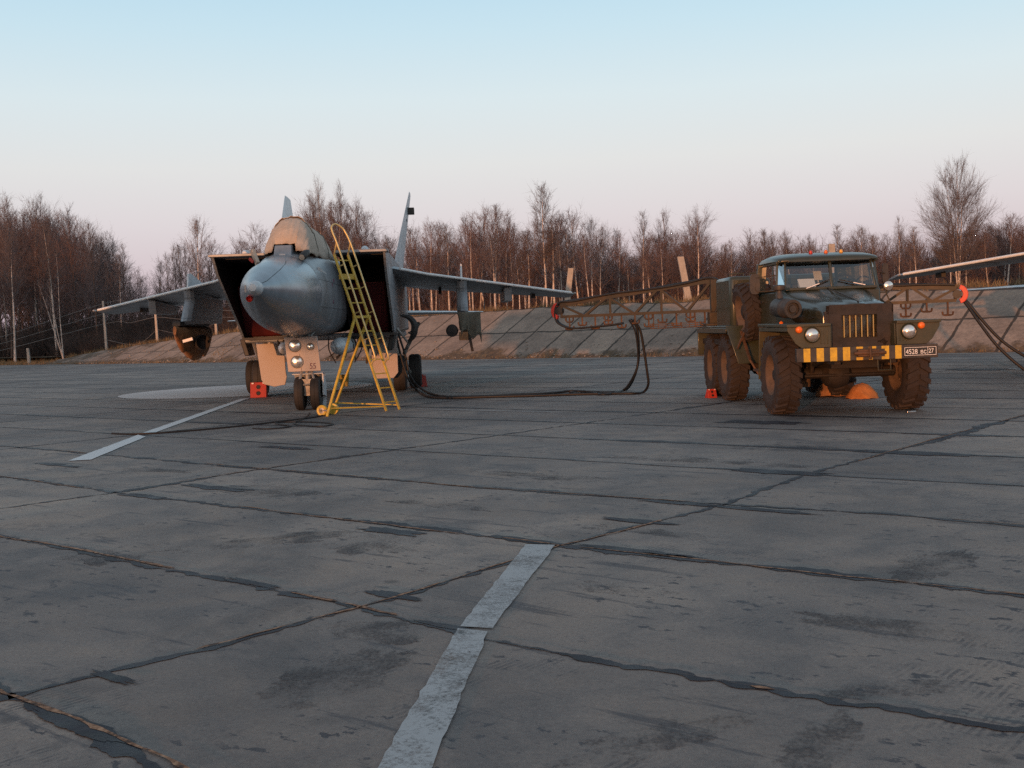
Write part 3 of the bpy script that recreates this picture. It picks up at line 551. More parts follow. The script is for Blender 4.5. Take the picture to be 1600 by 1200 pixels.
# trees that stand out one by one
for px, n_, top, key, lb, wd in ((857, 9.5, 297, ('tall', 0), 'tallest pale birch in the wood right of the fighter, its trunk pink to the ground', 1.),
        (1500, 9.5, 264, ('willow', 0), 'broad bushy tree with forked pale trunk, highest above the wing at the right edge', .72),
        (1096, 12, 335, ('bushy', 1), 'dense rounded bare tree standing above the wood left of the truck', .8),
        (1008, 10, 338, ('grey', 1), 'thin pale birch over the cable boom of the truck, standing apart from its neighbours', 1.),
        (1045, 14, 342, ('birch', 2), 'narrow birch between the thin birch and the dense rounded tree over the boom', .8),
        (510, 14, 293, ('grey', 2), 'left one of two tall narrow birches above the fighter canopy', .5),
        (549, 14, 298, ('grey', 0), 'right one of two tall narrow birches above the fighter canopy', .55),
        (315, 12, 352, ('grey', 3), 'tall twiggy tree rising above the left wing pylon of the fighter', 1.),
        (776, 8.6, 326, ('birch', 1), 'birch with bright bare trunk just right of the inner right wing pylon', .9),
        (1408, 10, 345, ('grey', 1), 'thin leafless tree rising just right of the truck cab roof', .8)):
    p = stand(px, n_); put_tree(key, p, tree_h(p, px, top), lb, None, 'birch_tree', wide=wd)
for px, y_, hpx, key, lb in ((98, 545, 150, ('sapling', 0), 'pale three stemmed birch on the grass left of the embankment end'), (22, 560, 185, ('grey', 2), 'single thin white birch at the far left border of the wood')):
    p = stand(px, 2.5 if px > 50 else 5); p.z = .3 if px > 50 else 0; put_tree(key, p, tree_h(p, px, y_-hpx), lb, None, 'birch_tree', rz=.6)
# thicket under the trees and the deeper wood, which read as one mass
def merged(name, items, material):
    Vs, Fs, o_ = [], [], 0
    for (V, Fa), p, s, a, w in items:
        ca, sa = math.cos(a), math.sin(a); X = V*np.array([s*w, s*w, s]); Vs.append(np.stack([X[:, 0]*ca-X[:, 1]*sa+p[0], X[:, 0]*sa+X[:, 1]*ca+p[1], X[:, 2]+p[2]], 1)); Fs.append(Fa+o_); o_ += len(V)
    o = bpy.data.objects.new(name, raw_mesh(name, np.concatenate(Vs), np.concatenate(Fs), material)); COL.objects.link(o); tag(o, kind='stuff'); return o
def make_bush(seed):
    g = np.random.default_rng(seed); C = TW(); n = 34; P = np.concatenate([g.normal(0, .28, (n, 2)), np.full((n, 1), -.05)], 1); D = unit(np.concatenate([g.normal(0, .3, (n, 2)), np.ones((n, 1))], 1)); Ln = g.uniform(1.6, 3., n); Q = P+D*Ln[:, None]
    C.seg(P, Q, .009, .003); m_ = n*20; ia = np.repeat(np.arange(n), 20); tq = g.uniform(.12, 1, m_)[:, None]; P3 = P[ia]+(Q-P)[ia]*tq; D3 = unit(D[ia]+g.normal(0, .42, (m_, 3))); C.spikes(P3, D3, g.uniform(.25, .8, m_), .0065); return C.arrays()
bushes = [make_bush(200+i) for i in range(5)]
def thicket(name, x0, x1, n, nlo, nhi, hlo, hhi, material):
    it = []
    for k in range(n):
        px = rng.uniform(x0, x1); p = stand(px, rng.uniform(nlo, nhi)); it.append((bushes[rng.integers(5)], p, rng.uniform(hlo, hhi)/3, rng.uniform(0, 6.28), rng.uniform(.8, 1.5)))
    return merged(name, it, material)
thicket('thicket', 470, 1720, 420, 11.5, 24, 1.8, 3.4, 'brush')
thicket('thicket', 470, 1720, 420, 24, 46, 3.6, 6.4, 'brush')
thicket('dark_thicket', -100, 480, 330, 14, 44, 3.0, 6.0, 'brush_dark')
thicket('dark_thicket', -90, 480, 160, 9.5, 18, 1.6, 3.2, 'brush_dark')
def wood(name, x0, x1, n, nlo, nhi, keys, material, dy):
    it = []
    for k in range(n):
        px = rng.uniform(x0, x1); p = stand(px, rng.uniform(nlo, nhi)); H = max(4, tree_h(p, px, prof(px)+dy+rng.uniform(0, 45))); V, Fa = PROTO[keys[rng.integers(len(keys))]][2:4]; it.append(((V, Fa), p, H/10, rng.uniform(0, 6.28), rng.uniform(1, 1.4)))
    return merged(name, it, material)
wood('deep_woods', 190, 1720, 120, 30, 70, [('bushy', 0), ('bushy', 2), ('birch', 0)], 'brush', 22)
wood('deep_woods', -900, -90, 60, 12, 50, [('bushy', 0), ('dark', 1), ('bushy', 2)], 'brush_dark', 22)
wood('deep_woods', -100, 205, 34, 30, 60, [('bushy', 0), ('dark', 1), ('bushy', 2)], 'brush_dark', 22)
# ------------------------------------------------------------------ the fighter (x to the photo's right, y towards the tail)
JX, JY, JT = -4.13, 18.556, .052
JM = Matrix.Translation((JX, JY, 0)) @ Matrix.Rotation(JT, 4, 'Z')
def ell(s, zc, hw, hh, e=2, n=40, xo=0):
    o = []
    for k in range(n):
        a = 2*math.pi*k/n; c, q = math.cos(a), math.sin(a); o.append((xo+hw*math.copysign(abs(c)**(2/e), c), s, zc+hh*math.copysign(abs(q)**(2/e), q)))
    return o
NOSE = [(-.02, 2.345, .03, .03), (.06, 2.345, .075, .075), (.3, 2.34, .155, .155), (.7, 2.335, .285, .285), (1.2, 2.33, .42, .42), (1.8, 2.325, .55, .55), (2.4, 2.32, .63, .635), (2.9, 2.33, .69, .70), (3.3, 2.34, .728, .745)]
def wheel(parent, name, o, r, w, rim_r, tyre='rubber', rim='gear_metal', steps=28):
    o = Vector(o); h = w/2
    t_ = MB().lathe([(rim_r, -h*.8), (rim_r*1.12, -h*.97), (r*.86, -h), (r*.96, -h*.8), (r, -h*.45), (r, -.05*w), (r*.985, -.03*w), (r*.985, .03*w), (r, .05*w), (r, h*.45), (r*.96, h*.8), (r*.86, h), (rim_r*1.12, h*.97), (rim_r, h*.8)], o, (1, 0, 0), steps).build(name, tyre, parent, 30)
    MB().lathe([(.001, -h*.5), (rim_r*.35, -h*.55), (rim_r*.45, -h*.3), (rim_r*.85, -h*.35), (rim_r, -h*.82), (rim_r*1.04, -h*.8)], o, (1, 0, 0), 20).lathe([(.001, h*.5), (rim_r*.35, h*.55), (rim_r*.45, h*.3), (rim_r*.85, h*.35), (rim_r, h*.82), (rim_r*1.04, h*.8)], o, (1, 0, 0), 20).build('rim', rim, t_, 30)
    return t_
def make_jet():
    J = thing('fighter_jet', 'grey twin engine fighter jet parked nose on, with its canopy under a tan cover', 'fighter jet', (JX, JY, 0), JT)
    MB().loft([ell(*a) for a in NOSE]).build('radome', 'radome_grey', J, 50)
    sm = MB(); rr = []
    for s0, d in ((3.3, .014), (3.345, .0)): rr.append(ell(s0, 2.34, .722, .739, 2))
    sm.loft(rr, False, False).build('radome_seam', 'dark_metal', J, 60)
    FS = [(3.325, 2.342, .73, .747, 2), (3.8, 2.38, .745, .81, 2.05), (4.5, 2.40, .77, .86, 2.25), (5.3, 2.42, .77, .89, 2.5), (6.2, 2.43, .77, .91, 2.8), (8, 2.45, .80, .92, 3), (12, 2.5, .85, .92, 3), (18.5, 2.6, .7, .7, 2.6), (20.6, 2.65, .35, .4, 2)]
    fu = MB().loft([ell(*a) for a in FS]).build('fuselage', 'jet_grey', J, 50)
    # radar access seam curving over the upper left of the nose
    def on_nose(s, a): 
        hw = np.interp(s, [q[0] for q in NOSE], [q[2] for q in NOSE]); zc = np.interp(s, [q[0] for q in NOSE], [q[1] for q in NOSE]); return (hw*math.cos(a)*1.003, s, zc+hw*math.sin(a)*1.003)
    MB().tube([on_nose(s, R(a)) for s, a in ((.2, 40), (.45, 42), (.8, 50), (1.3, 56), (1.9, 63), (2.4, 71), (2.8, 80), (3.05, 92), (3.15, 108), (3.2, 125))], .006, 5).build('seam_line', 'dark_metal', J, 60)
    MB().lathe([(.001, -.13), (.06, -.12), (.105, -.02), (.12, .12), (.125, .2), (.10, .24)], (0, 0, 2.345), (0, 1, 0), 20).build('nose_cap', 'jet_light', J, 40)
    MB().bar((-.16, .14, 2.40), (-.16, .14, 2.28), .015, .03).build('vane', 'primer', J, 30)
    # windscreen glass left bare under the cover, two covered air data probes, light strip on the shoulder
    ws = MB().hexa([(-.17, 3.40, 3.06), (.17, 3.40, 3.06), (.19, 3.75, 3.06), (-.19, 3.75, 3.06), (-.155, 3.53, 3.29), (.155, 3.53, 3.29), (.165, 3.78, 3.30), (-.165, 3.78, 3.30)]).build('windscreen', 'radome_grey', J, 30, .012)
    MB().bar((-.05, 3.38, 3.10), (.06, 3.38, 3.105), .03, .02).build('wiper_blade', 'jet_light', ws, 30)
    pr = MB().lathe([(.001, -.02), (.065, -.02), (.075, .02), (.075, .2), (.05, .3)], (.40, 3.2, 3.03), (.28, 1, .42), 14).build('probe_cover', 'dark_metal', J, 40)
    MB().lathe([(.001, -.03), (.056, -.028), (.058, -.01)], (.40, 3.2, 3.03), (.28, 1, .42), 14).build('plug', 'cloth_tan', pr, 40)
    pl = MB().bar((-.45, 3.25, 2.93), (-.57, 3.45, 3.20), .07, .1).build('probe_cover', 'cloth_tan', J, 30, .01)
    MB().bar((-.53, 3.24, 2.97), (-.61, 3.3, 3.04), .03, .05).build('plug', 'chock_red', pl, 30)
    MB().bar((.63, 3.75, 2.82), (.70, 4.4, 2.72), .03, .09).build('shoulder_panel', 'jet_light', J, 30)
    # intakes
    for sd in (-1, 1):
        top, bot = (1.87, 1.72) if sd < 0 else (1.83, 1.84)
        def wall(xt, xb, th):
            side = [(5.95, 3.27), (6.25, 2.9), (8.0, 1.75), (8.3, 1.52), (10, 1.5), (17.5, 1.65), (17.5, 3.3)]
            f = lambda z: xb+(xt-xb)*(z-1.52)/1.75
            return MB().prism([(sd*f(z), s, z) for s, z in side], [(sd*(f(z)-th), s, z) for s, z in side])
        it = wall(top, bot, .05).build('intake', 'jet_grey', J, 20)
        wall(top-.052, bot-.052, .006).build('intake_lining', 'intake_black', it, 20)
        MB().box(min(sd*.74, sd*(top+.06)), max(sd*.74, sd*(top+.06)), 5.9, 6.35, 3.272, 3.33).build('intake_lip', 'jet_grey', it, 20, .01)
        MB().box(min(sd*.74, sd*top), max(sd*.74, sd*top), 6.352, 18, 3.262, 3.35).build('intake_roof', 'jet_grey', it, 20, .01)
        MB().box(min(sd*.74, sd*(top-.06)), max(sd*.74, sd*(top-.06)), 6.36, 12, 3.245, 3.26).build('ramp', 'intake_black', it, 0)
        MB().hexa([(sd*.70, 8.25, 1.47), (sd*bot, 8.25, 1.47), (sd*bot, 17.5, 1.6), (sd*.7, 17.5, 1.6), (sd*.70, 8.25, 1.53), (sd*bot, 8.25, 1.53), (sd*bot, 17.5, 1.66), (sd*.7, 17.5, 1.66)]).build('intake_floor', 'dark_metal', it, 20)
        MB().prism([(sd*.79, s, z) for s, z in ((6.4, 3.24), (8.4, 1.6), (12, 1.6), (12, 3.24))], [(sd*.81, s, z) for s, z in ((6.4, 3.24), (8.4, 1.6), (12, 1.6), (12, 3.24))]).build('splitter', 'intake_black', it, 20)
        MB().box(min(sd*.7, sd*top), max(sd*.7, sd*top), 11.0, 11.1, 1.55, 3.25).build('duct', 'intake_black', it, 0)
        en = MB().lathe([(.85, 0), (.9, 1.2), (.82, 3.2), (.72, 3.9)], (sd*.95, 17.0, 2.5), (0, 1, 0), 28).build('engine_nozzle', 'dark_metal', J, 40)
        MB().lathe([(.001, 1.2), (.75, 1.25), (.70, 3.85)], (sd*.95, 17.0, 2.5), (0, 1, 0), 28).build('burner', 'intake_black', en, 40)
        MB().lathe([(.001, -.16), (.05, -.14), (.08, 0), (.06, .2)], (sd*1.35 if sd > 0 else -1.25, 6.6, 3.38), (0, 1, .1), 12).build('antenna', 'jet_light', J, 40)
        # wing
        def foil(x, le, te, z, dz, th):
            o = []
            for f, u in ((0, 0), (.04, .6), (.2, 1), (.5, .85), (1, .06), (1, -.06), (.5, -.5), (.2, -.6), (.04, -.4)): o.append((sd*x, le+(te-le)*f, z-dz*f+th*u*.5))
            return o
        w = MB().loft([foil(1.8, 8.6, 15.9, 3.06, .16, .26), foil(2.6, 10.0, 15.8, 2.93, .16, .22), foil(6.66, 13.75, 15.6, 2.44, .07, .10), foil(6.75, 13.95, 15.5, 2.43, .06, .06)]).build('wing', 'jet_grey', J, 35)
        MB().tube([(sd*2.0, 8.93, 3.05), (sd*2.62, 9.98, 2.955), (sd*6.64, 13.72, 2.458)], .035, 8).build('leading_edge_highlight', 'highlight_white', w, 60)  # white tube paints the sky highlight along the wing's front edge
        MB().lathe([(.001, -.1), (.03, -.06), (.03, .12)], (sd*6.74, 13.7, 2.44), (0, 1, 0), 8).build('tip_light', 'primer', w, 40)
        fz = lambda x: 2.93-(x-2.6)*.1207
        x_ = 3.5; MB().prism([(sd*x_-.02, s, z) for s, z in ((10.8, fz(x_)-.02), (10.95, fz(x_)+.40), (11.25, fz(x_)+.42), (13.2, fz(x_)+.13), (14.2, fz(x_)-.02))], [(sd*x_+.02, s, z) for s, z in ((10.8, fz(x_)-.02), (10.95, fz(x_)+.40), (11.25, fz(x_)+.42), (13.2, fz(x_)+.13), (14.2, fz(x_)-.02))]).build('wing_fence', 'jet_light', w, 30)
        pyl = MB(); side = [(10.85, fz(x_)-.03), (10.95, fz(x_)-.28), (10.7, fz(x_)-.5), (10.35, fz(x_)-.82), (10.4, fz(x_)-.9), (14.6, fz(x_)-.86), (14.9, fz(x_)-.2)]
        cx = sum(a for a, _ in side)/7; cz = sum(z for _, z in side)/7; ins = [(a+(cx-a)*.08, z+(cz-z)*.0) for a, z in side]
        pyl.loft([[(sd*x_-.13, a, z) for a, z in ins], [(sd*x_-.05, a, z) for a, z in side], [(sd*x_+.05, a, z) for a, z in side], [(sd*x_+.13, a, z) for a, z in ins]]); pyl.build('pylon', 'jet_grey', J, 35)
        x_ = 4.75; side = [(12.1, fz(x_)-.05), (12.2, fz(x_)-.42), (14.4, fz(x_)-.40), (15, fz(x_)-.18)]; MB().prism([(sd*x_-.1, a, z) for a, z in side], [(sd*x_+.1, a, z) for a, z in side]).build('outer_pylon', 'jet_grey', J, 30, .015)
        MB().box(sd*2.9-.04, sd*2.9+.04, 14, 14.6, fz(2.9)-.32, fz(2.9)-.13).build('flap_fairing', 'dark_metal', w, 30); MB().box(sd*5.6-.05, sd*5.6+.05, 14.3, 15, fz(5.6)-.2, fz(5.6)-.06).build('flap_fairing', 'dark_metal', w, 30)
        # tail
        def fin(x, le, te, z, th): return [(x, le, z), (x+th/2, le+(te-le)*.35, z), (x, te, z), (x-th/2, le+(te-le)*.35, z)]
        fn = MB().loft([fin(sd*1.62, 13.2, 19.3, 3.25, .22), fin(sd*1.80, 15.7, 19.6, 4.6, .14), fin(sd*2.0, 18.6, 19.9, 6.06, .04)]).build('tail_fin', 'jet_light', J, 25)
        if sd > 0: MB().box(1.93, 2.15, 18.0, 18.35, 5.28, 5.48).bar((1.86, 17.6, 5.2), (1.92, 17.6, 5.0), .05).build('warning_antenna', 'dark_metal', fn, 30, .01)
        MB().loft([[(sd*1.5, 17.0, 2.13), (sd*1.5, 18.2, 2.22), (sd*1.5, 20.6, 2.13), (sd*1.5, 18.2, 2.05)], [(sd*4.3, 19.9, 2.10), (sd*4.3, 20.3, 2.125), (sd*4.3, 21.4, 2.10), (sd*4.3, 20.3, 2.08)]]).build('stabilizer', 'jet_light', J, 25)
        # main gear: two staggered wheels, strut, door
        xo = sd*1.82+(.0 if sd < 0 else -.02); wheel(J, 'main_wheel', (xo, 11.2, .46), .46, .33, .2); wheel(J, 'main_wheel', (xo+sd*.36, 12.3, .46), .46, .33, .2)
        g_ = MB().tube([(xo-sd*.3, 11.9, 1.8), (xo-sd*.05, 11.8, .9), (xo+sd*.17, 11.75, .5)], [.1, .09, .08], 12).tube([(xo-sd*.02, 11.2, .46), (xo+sd*.36, 12.3, .46)], .08, 10).tube([(xo+sd*.5, 12.6, 1.75), (xo+sd*.1, 11.8, .95)], .05, 8).tube([(xo-sd*.2, 10.8, 1.6), (xo-sd*.05, 11.75, .8)], .04, 8); g_.build('main_gear', 'gear_metal', J, 40)
        dx = -1.42 if sd < 0 else 1.44
        dp = [(-.36, 1.36), (.33, 1.36), (.35, .62), (.37, .5), (.32, .30), (.05, .26), (-.2, .33), (-.27, .45)] if sd < 0 else [(-.33, 1.58), (.34, 1.58), (.34, .5), (.22, .36), (-.2, .36), (-.3, .52)]
        MB().prism([(dx+a, 10.5+.05*a, z) for a, z in dp], [(dx+a, 10.56+.05*a, z) for a, z in dp]).build('gear_door', 'primer', J, 30, .01)
        MB().tube([(dx-.15, 10.6, 1.3), (dx-.1, 11, 1.7)], .025, 6).tube([(dx+.2, 10.6, 1.3), (dx+.15, 11, 1.7)], .025, 6).tube([(dx+sd*-.35, 10.7, 1.62), (dx+sd*-.5, 11.2, .75)], .035, 6).build('door_strut', 'gear_metal', J, 40)
        MB().hexa([(sd*1.62, 8.6, 1.1), (sd*1.74, 8.6, 1.1), (sd*1.74, 9.4, 1.1), (sd*1.62, 9.4, 1.1), (sd*1.72, 8.6, 1.5), (sd*1.84, 8.6, 1.5), (sd*1.84, 9.4, 1.5), (sd*1.72, 9.4, 1.5)]).build('air_brake', 'dark_metal', J, 30, .02)
    for s_, z_ in ((4.9, 2.52), (5.0, 2.18), (5.25, 2.62)): MB().box(.74, .772, s_, s_+.12, z_, z_+.07).build('stencil', 'number_ink', fu, 0)
    # belly, pods and hanging lines
    MB().box(-1.75, 1.75, 8.6, 18, 1.40, 1.56).build('belly', 'jet_grey', J, 30, .05)
    for x, y, r in ((.72, 6.6, .19), (-.48, 6.9, .15)): MB().lathe([(.001, -.9), (r*.55, -.8), (r*.9, -.5), (r, -.1), (r, 2.2), (r*.5, 2.8)], (x, y, 1.27), (0, 1, 0), 18).build('missile_fairing', 'jet_light', J, 40)
    for k in range(9):
        x = random.uniform(.35, 1.5); y = random.uniform(6.8, 9.5); MB().tube(smoothpath([(x, y, 1.5), (x+random.uniform(-.1, .1), y, 1.2), (x+random.uniform(-.2, .2), y, random.uniform(.85, 1.15))], 4), .014, 5).build('hanging_line', 'dark_metal', J, 40)
    for k in range(5):
        x = random.uniform(.4, 1.5); MB().box(x-.07, x+.07, 8.2, 8.6, 1.15+random.uniform(0, .1), 1.42).build('belly_fitting', 'dark_metal', J, 30, .01)
    for k in range(4):
        x = random.uniform(-1.2, -.4); MB().bar((x, 8.6, 1.45), (x+random.uniform(-.1, .1), 8.8, 1.1), .03).build('belly_strut', 'dark_metal', J, 30)
    # open access panel: dark curved arm on the photo's right of the intake
    arc = [(1.95, 9.2, 1.93), (2.15, 9.2, 1.88), (2.28, 9.2, 1.72), (2.27, 9.2, 1.5), (2.2, 9.2, 1.36), (2.1, 9.2, 1.28)]; ap = MB().tube(smoothpath(arc, 6), [.02+.065*math.sin(math.pi*i/30) for i in range(31)], 8).tube([(2.24, 9.2, 1.56), (2.14, 9.2, 1.5)], .02, 6).tube([(2.22, 9.2, 1.45), (2.12, 9.2, 1.52)], .02, 6)
    ap.build('service_arm', 'dark_metal', J, 40); MB().tube([(1.86, 9.1, 1.62), (2.02, 9.15, 1.4), (2.1, 9.2, 1.28)], .03, 8).build('service_line', 'gear_metal', J, 40)
    # nose gear
    gx = .17; ng = MB().tube([(gx, 5.3, 1.7), (gx, 5.05, .85), (gx, 5.0, .62)], [.09, .085, .07], 12).tube([(gx-.2, 5.0, .345), (gx+.2, 5.0, .345)], .05, 10).tube([(gx, 5.0, .62), (gx, 4.97, .345)], .075, 10).tube([(gx, 5.9, 1.55), (gx, 5.1, .8)], .04, 8)
    ng.box(gx-.13, gx+.13, 4.84, 4.98, .52, .64).box(gx-.06, gx+.06, 4.82, 4.96, .3, .5).tube([(gx-.16, 4.86, .58), (gx-.1, 4.9, .8)], .03, 6).tube([(gx+.16, 4.86, .58), (gx+.1, 4.9, .8)], .03, 6).tube([(gx-.25, 4.78, .53), (gx+.25, 4.78, .53)], .022, 6); ng.build('nose_gear', 'gear_metal', J, 40)
    for q in (-1, 1): wheel(J, 'nose_wheel', (gx+q*.165, 5.0, .345), .345, .2, .15, 'rubber', 'gear_metal', 26)
    mg = []
    for k in range(9):
        a = R(-20+k*20); mg.append([(gx-.3, 5.02+.40*math.sin(a)*1.0, .36+.40*math.cos(a)*1.0), (gx+.33, 5.02+.40*math.sin(a), .36+.40*math.cos(a))])
    mb = MB(); 
    for i in range(8):
        a, b_ = mg[i], mg[i+1]; mb.hexa([a[0], a[1], b_[1], b_[0], tuple(Vector(a[0])+Vector((0, 0, .015))), tuple(Vector(a[1])+Vector((0, 0, .015))), tuple(Vector(b_[1])+Vector((0, .01, .015))), tuple(Vector(b_[0])+Vector((0, .01, .015)))])
    mb.hexa([(gx+.30, 4.95, .3), (gx+.33, 4.95, .3), (gx+.33, 5.4, .25), (gx+.30, 5.4, .25), (gx+.30, 4.95, .74), (gx+.33, 4.95, .74), (gx+.33, 5.4, .6), (gx+.30, 5.4, .6)]).build('mudguard', 'jet_light', J, 30)
    # light panel with the number 55
    tz, bz = 1.52, .80; pn = MB(); dyt = .06
    P_ = lambda u, v: (gx-.03+(-.335+.67*u)*1.0+.05*(1-v)-.05, 4.80+.0*v, bz+(tz-bz)*v)
    a = [P_(0, 0), P_(1, 0), P_(1, 1), P_(0, 1)]; pn.prism(a, [(x, y+.05, z) for x, y, z in a]); pn = pn.build('light_panel', 'primer', J, 30, .012)
    for u, v, r in ((.29, .74, .115), (.30, .28, .115), (.76, .70, .068)):
        c_ = Vector(P_(u, v)); hl = MB().lathe([(r*1.02, .02), (r*1.12, -.02), (r*1.05, -.035), (r*.96, -.03)], c_, (0, 1, 0), 26).build('headlight', 'gear_metal', pn, 40)
        MB().lathe([(r*.97, -.022), (r*.75, -.035), (r*.4, -.043), (.001, -.046)], c_, (0, 1, 0), 26).build('lens', 'lens', pn, 50)
    text('55', .17, 'number', 'number_ink', pn, tuple(Vector(P_(.66, .07))+Vector((0, -.006, 0))), (R(90), 0, 0), .002, .8)
    MB().bar(P_(.41, .0), P_(.41, .5), .008, .006).build('panel_seam', 'dark_metal', pn, 0)
    MB().tube([P_(.1, 1.0), (gx-.25, 5.0, 1.62)], .02, 6).tube([P_(.8, 1.0), (gx+.2, 5.0, 1.62)], .02, 6).tube([(gx-.18, 4.8, 1.5), (gx+.1, 4.8, 1.52)], .012, 6).build('panel_hinge', 'gear_metal', pn, 40)
    return J
mat('number_ink', (.16, .07, .11), .7)
JET = make_jet()
# canopy cover, plugs, flags and hanging covers lie on the jet and stay things of their own
def jl(x, y, z): return JM @ Vector((x, y, z))
def thing_on_jet(name, label, cat, p, group=None): return thing(name, label, cat, tuple(jl(*p)), JT, group)
def canopy_cover():
    rings = []; nn = 48
    for k, (s, zb, w, zt) in enumerate([(3.62, 3.13, .47, 3.17), (3.66, 3.12, .49, 3.31), (3.85, 3.12, .52, 3.50), (4.15, 3.12, .545, 3.72), (4.45, 3.12, .555, 3.87), (4.62, 3.12, .56, 3.915), (4.72, 3.12, .565, 3.88), (5.4, 3.1, .59, 3.90), (6.3, 3.1, .61, 3.88), (7.2, 2.98, .63, 3.78), (8.2, 3.0, .6, 3.45), (8.8, 3.05, .5, 3.2)]):
        r = []
        for j in range(nn):
            a = math.pi*j/(nn-1); ex = 1.15; x = -math.cos(a); h = max(0, math.sin(a))**.82
            wr = .03*fbm(j*.3+k*1.1, 400)+.022*fbm(j*.8+k*2.3, 401)
            rag = (.04*fbm(j*.8, 402+k) if j in (0, nn-1) else 0)
            flat = .03*max(0, .35-abs(x-.12))*(1 if k > 1 else 0)
            r.append((.05+x*w*.88*(1+wr), s+.02*fbm(j*.6, 410+k), zb+rag+(zt-zb)*h+wr+flat))
        rings.append(r)
    # cut-out over the windscreen
    for j in range(nn):
        if abs(rings[0][j][0]) < .22:
            for k in (0, 1): x, s, z = rings[k][j]; rings[k][j] = (x, s+.16-.04*k, 3.335+.01*k+.02*fbm(j*.9, 433))
    e = MB().loft(rings, False, False, False).build('canopy_cover', 'cloth_tan', None, 70); e.matrix_world = JM
    e.modifiers.new('thick', 'SOLIDIFY').thickness = .012
    tag(e, 'tan canvas cover with a dark seam draped over the cockpit canopy of the fighter', 'canopy cover')
    for k in (5, 8):
        rr = [Vector(p)+Vector((0, 0, .012)) for p in rings[k]]; MB().tube(rr[1:-1], .012, 5).build('strap', 'cloth_olive', e, 60)
    MB().loft([[(p[0]*1.02, p[1]-.08*(1-abs(p[0])), p[2]+.02) for p in rings[5][9:-9]], [(p[0]*1.0, p[1]+.12, p[2]+.03) for p in rings[5][9:-9]]], False, False, False).build('flap', 'cloth_tan', e, 60).modifiers.new('thick', 'SOLIDIFY').thickness = .01
canopy_cover()
for sd, lb in ((-1, 'dark red intake plug inside the left engine intake in the photo'), (1, 'dark red intake plug inside the right engine intake, behind the yellow ladder')):
    ip = MB(); x0, x1 = sorted((sd*.83, sd*1.70)); ip.hexa([(x0, 8.55, 1.545), (x1, 8.55, 1.545), (x1, 8.9, 1.545), (x0, 8.9, 1.545), (x0, 7.75, 2.72), (x1, 7.75, 2.72), (x1, 8.1, 2.72), (x0, 8.1, 2.72)])
    o = ip.build('intake_plug', 'plug_red', None, 30, .05); o.matrix_world = JM; tag(o, lb, 'intake plug')
o = MB().lathe([(.001, -.012), (.05, -.012), (.058, .0), (.055, .04)], jl(-.13, .36, 2.19), jl(-.13, .36, 2.19)-jl(-.02, .62, 2.31), 12).build('nose_plug', 'lamp_red', None, 50); tag(o, 'small bright red plug on the lower left of the jet nose tip', 'plug')
def hanging_cover(label, material, p, L_, wd, dp, seed, side):
    """canvas drawn over the launcher under a pylon, with sagging ragged lower edge"""
    e = thing_on_jet('launcher_cover', label, 'cover', p); rings = []
    for k in range(14):
        f = k/13; y = f*L_; prof_ = dp*((.10 if side < 0 else .35)+(.95 if side < 0 else .65)*math.sin(math.pi*min(1, f*.8+(.04 if side < 0 else .15))))*(1+.25*fbm(k*.9, seed)); r = []
        for j in range(20):
            a = 2*math.pi*j/20; x = math.sin(a); z = math.cos(a); sag = (1+.2*fbm(j*.7+k*.5, seed+1)) if z < 0 else 1
            r.append((wd*x*(.8+.2*z)*(1+.15*fbm(j*.9+k, seed+2))*(.04+.96*math.sin(math.pi*min(1, .02+f*.8))**.8), y, -prof_/2+prof_/2*z*sag))
        rings.append(r)
    MB().loft(rings).build('canvas', material, e, 60)
    return e
fzz = 2.93-.9*.1207
e1 = hanging_cover('rusty brown canvas cover hanging under the left inner wing pylon', 'cloth_rust', (-3.62, 9.75, 1.88), 3.6, .36, .82, 500, -1)
MB().box(-.1, .1, .2, 3.6, 0, .12).build('rail', 'dark_metal', e1, 30, .01); MB().lathe([(.001, -.05), (.16, -.04), (.2, .05), (.18, .2)], (.36, 1.2, -.42), (.5, -.86, 0), 16).build('fin_cover', 'cloth_dark', e1, 40); MB().bar((.12, .3, -.38), (.36, .3, -.32), .07).build('strap', 'plate_white', e1, 30)
e2 = hanging_cover('olive grey canvas cover with ragged flaps hanging under the right inner wing pylon', 'cloth_olive', (3.62, 10.2, 1.92), 2.6, .28, .62, 520, 1)
MB().box(-.24, -.04, .2, 2.6, 0, .12).build('rail', 'dark_metal', e2, 30, .01)
fm = MB(); nx, nz = 18, 14
for i in range(nx+1):
    for j in range(nz+1):
        u, v_ = i/nx, j/nz; x = -.27+.58*u; low = -.52-.2*abs(fbm(u*4.2, 541))-.24*max(0, u-.72)*3.2+.1*math.sin(u*9); fm.v.append((x*(1-.12*v_)+.05*v_, .05*math.sin(x*15+v_*2)+.09*fbm(u*3+v_*2.1, 543)*v_, .05+low*v_))
fm.f = [(i*(nz+1)+j, (i+1)*(nz+1)+j, (i+1)*(nz+1)+j+1, i*(nz+1)+j+1) for i in range(nx) for j in range(nz)]
fo = fm.build('flap', 'cloth_olive', e2, 60); fo.modifiers.new('thick', 'SOLIDIFY').thickness = .015
MB().lathe([(.001, -.1), (.13, -.08), (.16, .1), (.14, .4)], (-.42, .1, -.42), (0, 1, .1), 14).build('fin_cover', 'cloth_dark', e2, 40); MB().bar((.02, .1, -.6), (.08, .12, -.95), .12, .07).build('strap', 'cloth_dark', e2, 30)
MB().box(-.25, -.02, -.03, .1, -.66, -.45).build('patch', 'cloth_rust', e2, 30)
